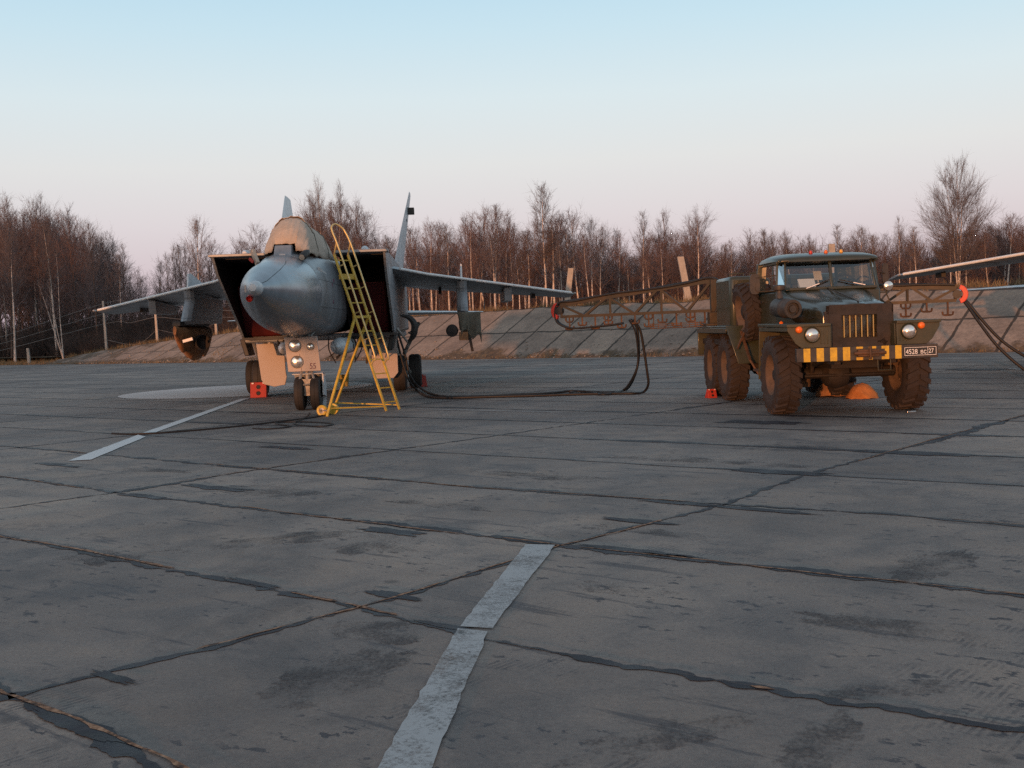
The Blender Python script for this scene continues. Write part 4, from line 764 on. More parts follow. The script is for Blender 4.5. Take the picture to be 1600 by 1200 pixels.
# wheel chocks
def chock(label, p, sc=1, rz=0):
    e = thing('wheel_chock', label, 'wheel chock', p, rz, None); e.scale = (sc,)*3; sc = 1
    b_ = MB().prism([(-.22*sc, -.02, 0), (.22*sc, -.02, 0), (.22*sc, .12, .42*sc), (-.22*sc, .12, .42*sc)], [(-.22*sc, .42*sc, 0), (.22*sc, .42*sc, 0), (.22*sc, .2, .42*sc), (-.22*sc, .2, .42*sc)]).build('body', 'chock_red', e, 30, .015)
    for z in (.12, .29): MB().lathe([(.001, 0), (.06*sc, 0), (.055*sc, .01)], (0, -.026+.14*z/.42, z*sc), (0, -1, .33), 14).build('hole', 'intake_black', b_, 40)
    for x in (-.15, .15): MB().box(x*sc-.03, x*sc+.03, .07, .1, .38*sc, .41*sc).build('marking', 'plate_white', b_, 20)
    return e
g1 = jl(-1.78, 10.62, 0); chock('red chock with two holes standing against the left main wheel', (g1.x, g1.y-.12, 0), .92, .1)
g1 = jl(2.18, 12.75, 0); chock('red chock behind the rear black main wheel at the right', (g1.x+.12, g1.y-.1, 0), .8, .4)
# second jet of the row: its wing and tailplane reach in from the right
J2 = copy_tree(JET)
for ch in [c_ for c_ in J2.children if c_.name.startswith('outer_pylon')]: bpy.data.objects.remove(ch)   # the neighbour carries none
J2.rotation_euler = (0, 0, -.16); J2['label'] = 'second grey jet at the right edge, only its wing and tailplane in view'
tip = at(1404, 431, 27.5); v2 = Matrix.Rotation(-.16, 3, 'Z') @ Vector((-6.74, 13.8, 0)); J2.location = (tip.x-v2.x, tip.y-v2.y, 0)
# ------------------------------------------------------------------ the truck (front towards -y)
TX, TY, TT = 5.287, 18.164, .0189
TM = Matrix.Translation((TX, TY, 0)) @ Matrix.Rotation(TT, 4, 'Z'); TMI = TM.inverted()
def tl(p): return TMI @ Vector(p)
def truck_wheel(parent, name, o, sd, r=.63, w=.39, ax=(1, 0, 0)):
    """wide cross country tyre with chevron lugs, and its dished rim"""
    o = Vector(o); A = Matrix.Identity(3) if ax == (1, 0, 0) else Vector((1, 0, 0)).rotation_difference(Vector(ax)).to_matrix(); h = w/2; rt_ = r-.035; rim = .30
    b_ = MB().lathe([(rim, -h*.55), (rim*1.05, -h*.8), (rim*1.35, -h*1.02), (rt_*.80, -h*1.04), (rt_*.93, -h*.93), (rt_, -h*.72), (rt_*1.005, 0), (rt_, h*.72), (rt_*.93, h*.93), (rt_*.80, h*1.04), (rim*1.35, h*1.02), (rim*1.05, h*.8), (rim, h*.55)], (0, 0, 0), (1, 0, 0), 40)
    for k in range(22):
        for q in (-1, 1):
            a0 = 2*math.pi*(k+(.5 if q > 0 else 0))/22; da = .16
            def pt(x, a, rr): return (x*q, rr*math.sin(a), rr*math.cos(a))
            wd = .075
            b_.hexa([pt(.01, a0-wd+da, rt_-.01), pt(h*.96, a0-wd, rt_*.93), pt(h*.96, a0+wd, rt_*.93), pt(.01, a0+wd*.7+da, rt_-.01), pt(.01, a0-wd*.8+da, r), pt(h*.93, a0-wd*.9, r*.985), pt(h*.93, a0+wd*.9, r*.985), pt(.01, a0+wd*.55+da, r)])
    b_.v = [tuple(A @ Vector(v)+o) for v in b_.v]; t_ = b_.build(name, 'tyre_dusty', parent, 32)
    rm = MB()
    for q in (-1, 1):
        rm.lathe([(.001, h*.36*q*.6), (.10, h*.6*q*.6), (.13, h*.3*q), (.22, h*.22*q), (rim*.92, h*.42*q), (rim, h*.72*q), (rim*1.08, h*.84*q), (rim*1.1, h*.72*q)], (0, 0, 0), (1, 0, 0), 28)
        for k in range(10):
            a = 2*math.pi*k/10; rm.lathe([(.001, h*.36*q), (.015, h*.36*q), (.018, h*.2*q)], (0, .18*math.sin(a), .18*math.cos(a)), (1, 0, 0), 6)
    rm.v = [tuple(A @ Vector(v)+o) for v in rm.v]; rm.build('rim', 'rim_dusty', t_, 35)
    hb = MB().lathe([(.001, h*.62*sd), (.075, h*.60*sd), (.085, h*.5*sd), (.13, h*.44*sd), (.14, h*.2*sd)], (0, 0, 0), (1, 0, 0), 20); hb.v = [tuple(A @ Vector(v)+o) for v in hb.v]; hb.build('hub', 'chassis', t_, 35)
    return t_
def make_truck():
    T = thing('crane_truck', 'dark green six wheeled army truck with cable booms and a yellow striped bumper', 'truck', (TX, TY, 0), TT)
    for y in (0, 3.525, 4.925):
        for sd in (-1, 1): truck_wheel(T, 'wheel', (sd*1.0, y, .63), sd)
    ch = MB()
    for x in (-.42, .42): ch.box(x-.05, x+.05, -1.1, 5.9, .80, 1.02)
    for y in (-.9, 1.6, 3.0, 4.2, 5.8): ch.box(-.37, .37, y-.06, y+.06, .83, .99)
    ch.box(-.38, .38, -.65, .9, .72, 1.2)
    for y in (0, 3.525, 4.925): ch.tube([(-.82, y, .63), (.82, y, .63)], .085, 12).lathe([(.08, -.24), (.2, -.16), (.25, 0), (.2, .16), (.08, .24)], (-.12, y, .62), (1, 0, 0), 16)
    for x in (-.52, .52): ch.bar((x, -.75, .86), (x, 0, .74), .09, .05).bar((x, 0, .74), (x, .75, .86), .09, .05).tube([(x*1.05, -.15, .65), (x*1.05, -.3, 1.05)], .04, 8)
    ch.tube([(-.75, -.22, .6), (.75, -.22, .6)], .025, 8); ch.build('chassis', 'chassis', T, 35, .01)
    for y in (.45,): MB().lathe([(.001, -.24), (.15, -.22), (.155, .22), (.001, .24)], (-.55, y, .62), (0, 0, 1), 18).build('air_tank', 'truck_dusty', T, 40)
    MB().lathe([(.001, -.3), (.2, -.29), (.2, .29), (.001, .3)], (-.55, 2.1, .62), (0, 1, 0), 18).build('fuel_tank', 'chassis', T, 40)
    MB().lathe([(.001, -.3), (.2, -.29), (.2, .29), (.001, .3)], (.6, 2.1, .66), (0, 1, 0), 18).build('fuel_tank', 'chassis', T, 40)
    # bumper with stripes, plate, tow hook
    bw = MB().box(-1.06, 1.06, -1.20, -1.11, .86, 1.065).build('bumper', 'bumper_black', T, 30, .008)
    fr = lambda q: -1.06+2.12*(q-330)/1175
    for a, b_, z0, z1 in ((387, 443, .863, 1.062), (495, 555, .863, 1.062), (607, 665, .863, 1.062), (714, 773, .863, 1.062), (825, 880, .863, .905), (825, 880, 1.03, 1.062), (930, 990, 1.028, 1.062), (930, 960, .863, .90), (1062, 1097, .863, 1.062), (1035, 1062, 1.02, 1.062), (1035, 1062, .863, .905), (1148, 1200, .863, 1.062)):
        MB().box(fr(a), fr(b_), -1.2035, -1.2, z0, z1).build('stripe', 'bumper_yellow', bw, 0)
    MB().box(-.16, .16, -1.27, -1.205, .915, 1.02).tube([(-.22, -1.26, .965), (.26, -1.26, .965)], .028, 8).tube([(.02, -1.28, .87), (.02, -1.28, 1.07)], .022, 8).build('tow_hook', 'rust_brown', bw, 30, .008)
    MB().tube([(.17, -1.15, .86), (.17, -1.16, .70), (.36, -1.16, .70), (.36, -1.15, .86)], .009, 6).build('step', 'truck_light_green', bw, 30)
    pl = MB().box(.545, 1.035, -1.212, -1.204, .895, 1.03).build('number_plate', 'plate_black', bw, 0)
    brd = MB()
    for x0, x1, z0, z1 in ((.552, 1.028, 1.018, 1.024), (.552, 1.028, .901, .907), (.552, .558, .907, 1.018), (1.022, 1.028, .907, 1.018), (.898, .903, .907, 1.018)): brd.box(x0, x1, -1.2155, -1.212, z0, z1)
    brd.build('border', 'plate_white', pl, 0)
    text('4528', .104, 'digits', 'plate_white', pl, (.570, -1.214, .924), (R(90), 0, 0), .001, .86); text('вс', .10, 'letters', 'plate_white', pl, (.788, -1.214, .924), (R(90), 0, 0), .001, .86); text('27', .092, 'digits', 'plate_white', pl, (.911, -1.214, .932), (R(90), 0, 0), .001, .86)
    # fenders
    for sd in (-1, 1):
        xo, xi = (1.17, .50) if sd < 0 else (1.16, .49)
        f = MB(); a, b_ = sorted((sd*xo, sd*xi))
        f.hexa([(a, -1.10, 1.385), (b_, -1.10, 1.385), (b_, .75, 1.40), (a, .75, 1.40), (a, -1.10, 1.43), (b_, -1.10, 1.43), (b_, .75, 1.445), (a, .75, 1.445)])
        f.box(min(sd*(xo-.015), sd*(xo-.03)), max(sd*(xo-.015), sd*(xo-.03)), -1.05, .72, 1.32, 1.386)
        face = [(xi, 1.40), (xo-.015, 1.40), (xo-.015, 1.33), (xo-.13, 1.14), (xo-.22, 1.065), (xi, 1.065)]
        f.prism([(sd*x, -1.07, z) for x, z in face], [(sd*x, -1.045, z) for x, z in face])
        f.prism([(sd*x, y, z) for x, y, z in ((xi, .72, 1.40), (xo-.02, .72, 1.40), (xo-.02, .86, .52), (xi+.05, .86, .52))], [(sd*x, y, z) for x, y, z in ((xi, .745, 1.40), (xo-.02, .745, 1.40), (xo-.02, .885, .52), (xi+.05, .885, .52))])
        f.prism([(sd*xi, y, z) for y, z in ((-1.04, 1.07), (-1.04, 1.39), (.72, 1.39), (.72, .95), (.2, .95), (-.4, 1.0))], [(sd*(xi-.02), y, z) for y, z in ((-1.04, 1.07), (-1.04, 1.39), (.72, 1.39), (.72, .95), (.2, .95), (-.4, 1.0))])
        f = f.build('fender', 'truck_light_green', T, 30, .012)
        for q in range(3): MB().box(sd*(xi+.05+.05*q)-.008, sd*(xi+.05+.05*q)+.008, -1.079, -1.07, 1.12, 1.34).build('rib', 'truck_light_green', f, 30, .004)
        hx = -.79 if sd < 0 else .67; hz = 1.262
        hl = MB().lathe([(.08, .06), (.118, .03), (.122, -.02), (.108, -.04), (.098, -.03)], (hx, -1.075, hz), (0, 1, 0), 26).build('headlight', 'truck_green', f, 40)
        MB().lathe([(.1, -.03), (.075, -.055), (.04, -.068), (.001, -.072)], (hx, -1.075, hz), (0, 1, 0), 26).build('lens', 'lens', hl, 60)
        sx_ = -.985 if sd < 0 else .86
        MB().lathe([(.052, .0), (.054, -.02), (.045, -.045), (.02, -.055), (.001, -.056)], (sx_, -1.07, 1.345), (0, 1, 0), 16).build('turn_signal', 'amber', f, 50)
        MB().lathe([(.03, 0), (.032, .02), (.001, .045)], (sd*(xo-.2) if sd < 0 else .66, .0, 1.44), (0, 0, 1), 12).build('marker_lamp', 'amber', f, 50)
    # hood, radiator cover, grille bars
    hd = []; 
    for y, zt, w, zb in ((-.80, 1.64, .50, 1.10), (-.785, 1.70, .53, 1.10), (-.7, 1.735, .55, 1.10), (-.35, 1.785, .585, 1.12), (0, 1.83, .635, 1.15), (.4, 1.885, .72, 1.2), (.7, 1.945, .80, 1.2), (.86, 1.985, .83, 1.2)):
        half = [(-w, zb), (-w, zt-.20), (-w*.97, zt-.115), (-w*.88, zt-.055), (-w*.74, zt-.015), (-w*.55, zt-.006), (-w*.34, zt-.010), (-.13, zt-.01), (-.11, zt+.008), (0, zt+.014)]
        hd.append([(x, y, z) for x, z in half]+[(-x, y, z) for x, z in half[-2::-1]])
    MB().loft(hd).build('hood', 'truck_hood', T, 40)
    MB().bar((-.62, -.3, 1.5), (-.5, -.74, 1.56), .012).bar((.035, -.75, 1.742), (.035, .84, 2.002), .02, .01).build('hood_trim', 'dark_metal', T, 30)
    rc = MB()
    def quilt(x0, x1, z0, z1):
        n, m_ = max(2, int((x1-x0)/.05)), max(2, int((z1-z0)/.05)); vs = []
        for i in range(n+1):
            for j in range(m_+1):
                x = x0+(x1-x0)*i/n; z = z0+(z1-z0)*j/m_; vs.append((x, -.845-.028*abs(math.sin(x*16))*abs(math.sin(z*14))-.02*fbm(x*4+z*3, 61), z))
        rc.add(vs, [(i*(m_+1)+j, (i+1)*(m_+1)+j, (i+1)*(m_+1)+j+1, i*(m_+1)+j+1) for i in range(n) for j in range(m_)])
    for q in ((-.46, -.27, 1.02, 1.70), (.27, .50, 1.02, 1.70), (-.27, .27, 1.54, 1.70), (-.27, .27, 1.02, 1.19)): quilt(*q)
    rc.box(-.49, .53, -.842, -.805, 1.03, 1.18).box(-.49, .53, -.842, -.805, 1.56, 1.69).box(-.49, -.28, -.842, -.805, 1.03, 1.69).box(.28, .53, -.842, -.805, 1.03, 1.69).box(.46, .52, -.84, -.3, 1.03, 1.62).box(-.52, -.46, -.84, -.5, 1.03, 1.60)
    rc.build('radiator_cover', 'cloth_dark', T, 50)
    gr = MB().box(-.28, .28, -.80, -.79, 1.18, 1.56).build('grille', 'truck_dusty', T, 20)
    for k in range(6): MB().tube([(-.225+.09*k, -.83, 1.20), (-.225+.09*k, -.83, 1.53)], .010, 8).build('grille_bar', 'grille_bar', gr, 40)
    # air filter on the fender
    ax_ = Vector((-.12, .75, .05)); af = MB().lathe([(.001, -.012), (.055, -.012), (.06, .03), (.10, .03), (.105, -.02), (.145, -.02), (.152, .0), (.152, .22), (.158, .23), (.158, .27), (.152, .28), (.152, .55), (.13, .6), (.001, .61)], (-.86, -.3, 1.665), ax_, 28).build('air_filter', 'bumper_black', T, 40)
    MB().lathe([(.06, 0), (.06, .1), (.045, .12), (.045, .17), (.095, .18), (.1, .2), (.1, .245), (.08, .26), (.001, .265)], (-.93, .22, 1.80), (0, 0, 1), 22).build('filter_cap', 'bumper_black', af, 40)
    MB().tube(smoothpath([(-.86, -.28, 1.60), (-.75, -.1, 1.5), (-.6, 0, 1.5)], 5), .05, 10).build('duct', 'dark_metal', af, 40)
    # cab
    cb = MB().hexa([(-.87, .89, 1.05), (.85, .89, 1.05), (.85, 2.35, 1.05), (-.87, 2.35, 1.05), (-.86, .89, 1.985), (.84, .89, 1.985), (.85, 2.35, 1.985), (-.87, 2.35, 1.985)]).build('cab', 'truck_green', T, 30, .04)
    pil = MB()
    for sd in (-1, 1):
        x = .86 if sd < 0 else .84
        pil.bar((sd*x, 1.06, 1.97), (sd*(x-.04), 1.17, 2.49), .05, .05).bar((sd*(x-.10), .89, 1.97), (sd*(x-.13), 1.03, 2.49), .035, .04).bar((sd*x, 2.24, 1.97), (sd*(x-.03), 2.22, 2.49), .10, .16).bar((sd*x, 1.42, 1.97), (sd*(x-.035), 1.44, 2.47), .02, .02)
        pil.bar((sd*(x-.02), 1.06, 2.455), (sd*(x-.03), 2.3, 2.455), .05, .05).bar((sd*x, 1.06, 1.995), (sd*x, 2.3, 1.995), .04, .03)
    pil.bar((.015, .87, 1.98), (.015, 1.01, 2.49), .05, .05).bar((-.86, 1.0, 2.475), (.83, 1.0, 2.475), .05, .05).bar((-.78, .875, 2.0), (.77, .875, 2.0), .06, .05)
    pil.box(-.84, .82, 2.29, 2.335, 1.98, 2.10).box(-.84, .82, 2.29, 2.335, 2.40, 2.49).box(-.84, -.52, 2.29, 2.335, 2.1, 2.40).box(.5, .82, 2.29, 2.335, 2.1, 2.4)
    pil.build('pillars', 'truck_green', cb, 30, .01)
    rf = []
    for y, w, z, th in ((.90, .70, 2.475, .02), (.93, .80, 2.47, .06), (1.05, .855, 2.475, .09), (1.3, .875, 2.48, .13), (1.7, .88, 2.48, .155), (2.1, .875, 2.48, .13), (2.33, .85, 2.47, .08), (2.38, .80, 2.48, .03)):
        rf.append([(-.01+w*math.copysign(abs(math.cos(a))**.55, math.cos(a)), y, z+(th*abs(math.sin(a))**.6 if math.sin(a) >= 0 else -.02*abs(math.sin(a))**.5)) for a in [2*math.pi*k/32 for k in range(32)]])
    MB().loft(rf).build('roof', 'truck_green', cb, 45)
    for x, m_ in ((-.21, 'lamp_red'), (.05, 'amber'), (.31, 'amber_yellow')): MB().lathe([(.03, -.01), (.034, .0), (.034, .012), (.028, .015), (.026, .04), (.001, .055)], (x, 1.3, 2.607), (0, 0, 1), 14).build('roof_lamp', m_, cb, 40)
    def pane(name, q, par=cb): return MB().add(q, [tuple(range(len(q)))]).build(name, 'glass', par, 0)
    pane('windscreen', [(-.75, .885, 2.02), (-.01, .87, 2.02), (-.01, 1.005, 2.455), (-.72, 1.02, 2.455)]); pane('windscreen', [(.04, .87, 2.02), (.74, .885, 2.02), (.705, 1.02, 2.455), (.04, 1.005, 2.455)])
    for sd in (-1, 1):
        x = .86 if sd < 0 else .84
        pane('quarter_glass', [(sd*(x-.10), .90, 2.02), (sd*x, 1.05, 2.02), (sd*(x-.035), 1.16, 2.455), (sd*(x-.13), 1.035, 2.455)])
        pane('side_window', [(sd*x, 1.43, 2.01), (sd*x, 2.2, 2.01), (sd*(x-.03), 2.2, 2.44), (sd*(x-.035), 1.44, 2.44)]); pane('vent_window', [(sd*x, 1.10, 2.01), (sd*x, 1.41, 2.01), (sd*(x-.035), 1.43, 2.44), (sd*(x-.04), 1.19, 2.44)])
        d_ = MB().box(min(sd*x, sd*(x+.012)), max(sd*x, sd*(x+.012)), 1.08, 2.22, 1.12, 1.96).build('door', 'truck_green', cb, 30, .006)
        MB().tube([(sd*(x+.03), 1.95, 1.82), (sd*(x+.03), 2.1, 1.82)], .012, 6).build('handle', 'dark_metal', d_, 40); MB().tube([(sd*(x+.012), 1.1, 1.62), (sd*(x+.05), 1.1, 1.66), (sd*(x+.05), 1.1, 1.78)], .012, 6).build('hinge', 'truck_light_green', d_, 40)
        MB().box(min(sd*.9, sd*1.12), max(sd*.9, sd*1.12), 1.3, 1.85, .62, .66).tube([(sd*.95, 1.4, .64), (sd*.8, 1.4, 1.05)], .02, 6).tube([(sd*.95, 1.75, .64), (sd*.8, 1.75, 1.05)], .02, 6).build('cab_step', 'rust_brown', cb, 30)
        # mirrors
        mx_ = -1.20 if sd < 0 else 1.03; mz = 2.12 if sd < 0 else 2.22
        mr = MB().loft([[(mx_+.085*math.copysign(abs(math.cos(a))**.5, math.cos(a))*(1 if sd < 0 else .62), 1.22+dy, mz+.17*math.copysign(abs(math.sin(a))**.5, math.sin(a))) for a in [2*math.pi*k/24 for k in range(24)]] for dy in (-.02, .02)]).build('mirror', 'bumper_black', cb, 30)
        MB().tube(smoothpath([(sd*.86, 1.1, 1.99), (sd*1.05, 1.15, 1.99), (mx_-sd*.02, 1.2, 2.0), (mx_-sd*.02, 1.21, 2.15)], 5), .011, 6).tube([(sd*.86, 1.1, 2.25), (mx_, 1.21, 2.22)], .009, 6).build('bracket', 'boom_green', mr, 40)
    sl = MB().lathe([(.001, .1), (.05, .08), (.085, 0), (.08, -.012)], (1.03, 1.08, 2.005), (0, 1, 0), 18).build('spot_lamp', 'dark_metal', cb, 40); MB().lathe([(.08, -.01), (.05, -.03), (.001, -.036)], (1.03, 1.08, 2.005), (0, 1, 0), 18).build('lens', 'lens', sl, 50); MB().tube([(.85, 1.1, 1.9), (1.0, 1.12, 1.9), (1.05, 1.12, 1.78)], .012, 6).tube([(1.0, 1.12, 1.9), (1.03, 1.1, 1.95)], .012, 6).build('bracket', 'truck_light_green', sl, 40)
    for a, b_ in (((-.44, .80, 2.005), (-.03, .862, 2.14)), ((.13, .862, 2.13), (.55, .82, 2.03))):
        lo, hi = (a, b_); md = Vector(lo).lerp(Vector(hi), .55)
        wp = MB().bar(lo if a[0] < 0 else hi, md, .03, .014).build('wiper_arm', 'plate_white', cb, 30); MB().bar(md, hi if a[0] < 0 else lo, .016, .014).build('wiper_blade', 'rubber', wp, 30)  # arm is white in place of chrome, its bright reflection painted in
    MB().box(-.75, .75, 1.85, 2.0, 1.5, 2.12).box(-.75, .75, 1.35, 1.95, 1.4, 1.55).build('seat', 'seat', cb, 30, .04)
    MB().box(-.76, .74, .93, 1.08, 1.85, 2.0).build('dashboard', 'truck_light_green', cb, 30, .02)
    sw = MB(); rng_ = [2*math.pi*k/28 for k in range(29)]; A = Matrix.Rotation(R(-38), 3, 'X'); c_ = Vector((.38, 1.33, 2.06)); sw.tube([c_+A @ Vector((.21*math.cos(a), 0, .21*math.sin(a))) for a in rng_], .014, 8); sw.bar(c_+A @ Vector((-.2, 0, 0)), c_+A @ Vector((.2, 0, 0)), .02).bar(c_, c_+A @ Vector((0, 0, -.2)), .02).tube([c_, c_+A @ Vector((0, -.35, 0))+Vector((0, 0, -.12))], .025, 8); sw.build('steering_wheel', 'bumper_black', cb, 40)
    cb.location.x = .11
    # generator box, bed fenders, spare wheel
    bx = MB().box(-1.13, 1.08, 3.02, 4.35, 1.36, 2.33).build('equipment_box', 'truck_green', T, 30, .07)
    MB().box(-.935, -.925, 3.010, 3.02, 1.4, 2.26).box(-.40, -.39, 3.010, 3.02, 1.4, 2.26).build('seam', 'dark_metal', bx, 0)
    for x in (-1.0, -.62): MB().tube([(x-.08, 3.25, 2.33), (x-.08, 3.25, 2.385), (x+.18, 3.25, 2.385), (x+.18, 3.25, 2.33)], .012, 6).build('handle', 'truck_light_green', bx, 40)
    MB().box(-.5, .5, 4.4, 5.6, 1.45, 2.0).build('generator', 'truck_green', T, 30, .05)
    MB().box(-1.15, 1.15, 2.85, 5.8, 1.05, 1.16).build('bed', 'chassis', T, 30, .01)
    for sd in (-1, 1):
        f = MB(); a, b_ = sorted((sd*1.27, sd*.60)); f.box(a, b_, 2.82, 5.76, 1.385, 1.42)
        f.hexa([(sd*1.27, 2.80, 1.40), (sd*.62, 2.80, 1.40), (sd*.62, 2.83, 1.40), (sd*1.27, 2.83, 1.40), (sd*1.10, 2.62, .72), (sd*.62, 2.62, .72), (sd*.62, 2.65, .72), (sd*1.10, 2.65, .72)])
        f.box(min(sd*1.25, sd*.62), max(sd*1.25, sd*.62), 5.74, 5.77, .82, 1.39).box(min(sd*1.27, sd*1.245), max(sd*1.27, sd*1.245), 2.84, 5.74, 1.28, 1.386).build('bed_fender', 'truck_green', T, 30, .012)
        if sd < 0: MB().bar((-1.05, 2.55, 1.32), (-.95, 2.3, .78), .05, .02).bar((-1.0, 2.5, 1.3), (-1.15, 2.45, 1.0), .03).bar((-.95, 2.3, .8), (-.8, 2.2, .5), .06, .03).build('support_strut', 'rust_brown', T, 30)
    truck_wheel(T, 'spare_wheel', (-.90, 2.70, 1.66), -1, .54, .30, tuple(Vector((1, .03, .11)).normalized()))
    # cable booms
    for sd, tipw, n_h in ((-1, at(876, 488, 25.0), 5), (1, at(1494, 461, 22.3), 3)):
        base = Vector((-1.02, 5.05, 0)) if sd < 0 else Vector((1.05, 5.0, 0)); tp_ = tl(tipw); u = (tp_-base); u.z = 0; Lb = u.length; u.normalize(); zb = 1.73; zt0, zt1 = 2.33, 1.99
        if sd > 0: zt0, zt1 = 2.15, 1.98; zb = 1.74
        P = lambda s, z, off=0: base+u*s+Vector((0, 0, z))+Vector((-u.y, u.x, 0))*off
        zt = lambda s: zt0+(zt1-zt0)*s/Lb
        col = MB().box(base.x-.22, base.x+.22, base.y-.22, base.y+.22, 1.42, 1.47).box(base.x-.13, base.x+.13, base.y-.13, base.y+.13, 1.47, 1.70).box(base.x-.08, base.x+.08, base.y-.08, base.y+.08, 1.70, 2.36).build('crane_post', 'boom_green', T, 30, .012)
        bm_ = MB().bar(P(.05, zt(0)), P(Lb, zt(Lb)), .06, .075).bar(P(.05, zb), P(Lb, zb), .055, .06)
        nd = 6
        for k in range(nd):
            a, b_ = Lb*k/nd, Lb*(k+1)/nd
            if k % 2 == 0: bm_.bar(P(a+.05, zt(a)), P(b_, zb), .05) ;
            else: bm_.bar(P(a, zb), P(b_, zt(b_)), .05)
            if k % 2 == 1: bm_.bar(P(b_-.02, zt(b_)), P(b_-.02, zb), .045)
        bm_.bar(P(Lb*.66, zt(Lb*.66)), P(Lb*.66, zb), .06, .02); bm_ = bm_.build('cable_boom', 'boom_green', T, 30)
        for k in range(n_h*2+1):
            s = Lb*(.06+.88*k/(n_h*2)); h = MB(); dz = .20 if k % 2 else .28
            if k % 3 == 1: h.tube([P(s-.09, zb-.02), P(s-.09, zb-.08), P(s-.06, zb-.12), P(s+.06, zb-.12), P(s+.09, zb-.08), P(s+.09, zb-.02)], .019, 6)
            h.bar(P(s, zb), P(s, zb-dz), .032).tube([P(s-.10, zb-dz+.07), P(s-.09, zb-dz+.01), P(s-.06, zb-dz), P(s+.06, zb-dz), P(s+.09, zb-dz+.01), P(s+.10, zb-dz+.07)], .02, 6)
            h.build('hook', 'rust_brown', bm_, 40)
        if sd < 0:
            rk = MB()
            for z in (1.50, 1.46, 1.415): rk.bar(P(Lb*.06, z), P(Lb*.40, z-.01), .016)
            for k in range(8): rk.bar(P(Lb*(.06+.34*k/7), 1.51), P(Lb*(.06+.34*k/7), 1.405), .014)
            rk.bar(P(Lb*.12, zb), P(Lb*.12, 1.41), .02).bar(P(Lb*.38, zb), P(Lb*.38, 1.41), .02).build('cable_rack', 'rust_brown', bm_, 30)
        c_ = P(Lb+.03, (zb+zt(Lb))/2); nrm = Vector((-u.y, u.x, 0)); arc = [c_+u*(.19*math.cos(R(a)))+Vector((0, 0, .19*math.sin(R(a)))) for a in range(-75, 80, 10)]
        MB().prism([p+nrm*.05 for p in arc]+[c_+u*(.09*math.cos(R(a)))+Vector((0, 0, .10*math.sin(R(a))))+nrm*.05 for a in range(75, -80, -10)], [p-nrm*.05 for p in arc]+[c_+u*(.09*math.cos(R(a)))+Vector((0, 0, .10*math.sin(R(a))))-nrm*.05 for a in range(75, -80, -10)]).build('end_guard', 'ring_red', bm_, 30, .01)
        MB().lathe([(.001, -.055), (.085, -.05), (.06, -.02), (.06, .02), (.085, .05), (.001, .055)], c_-u*.01, nrm, 20).build('pulley', 'dark_metal', bm_, 40)
        hs = MB()
        for q in range(3):
            off = .035*(q-1); pts = [P(-.02, 1.62, off+.05), P(.1-.22, 1.95, off), P(-.1, zt(0)-.02, off), P(.12, zt(0)+.06, off)]+[P(Lb*f, zt(Lb*f)+.045+.018*math.sin(f*9+q), off) for f in (.15, .3, .45, .6, .75, .9)]+[P(Lb-.02, zt(Lb)+.06, off)]
            if sd < 0: pts += [P(Lb+.10, zt(Lb)-.06, off), P(Lb+.12, zb+.02, off), P(Lb+.05, zb-.14, off), P(Lb*.93, zb-.255, off), P(Lb*.8, zb-.25, off), P(Lb*.66, zb-.22, off), P(Lb*.58, zb-.19, off)]
            hs.tube(smoothpath(pts, 5), .024, 7)
        hs.build('cable', 'hose', bm_, 60)
    return T
TRUCK = make_truck()
o = MB().hexa([(-.5, .93, 2.01), (-.23, .93, 2.01), (-.23, 1.06, 2.01), (-.5, 1.06, 2.01), (-.53, 1.0, 2.17), (-.25, 1.0, 2.17), (-.25, 1.012, 2.17), (-.53, 1.012, 2.17)]).build('paper_box', 'paper', None, 20); o.matrix_world = TM @ Matrix.Translation((.11, 0, 0)); tag(o, 'white sheet of paper standing on the truck dashboard behind the windscreen', 'paper')
o = MB().hexa([(.02, 1.9, 2.17), (.16, 1.9, 2.17), (.16, 1.92, 2.17), (.02, 1.92, 2.17), (.02, 2.0, 2.33), (.16, 2.0, 2.33), (.16, 2.02, 2.33), (.02, 2.02, 2.33)]).bar((.09, 1.92, 2.1), (.09, 1.95, 2.2), .02).build('note_card', 'paper', None, 20); o.matrix_world = TM @ Matrix.Translation((.11, 0, 0)); tag(o, 'small pale card standing on the seat back in the truck cab', 'card')
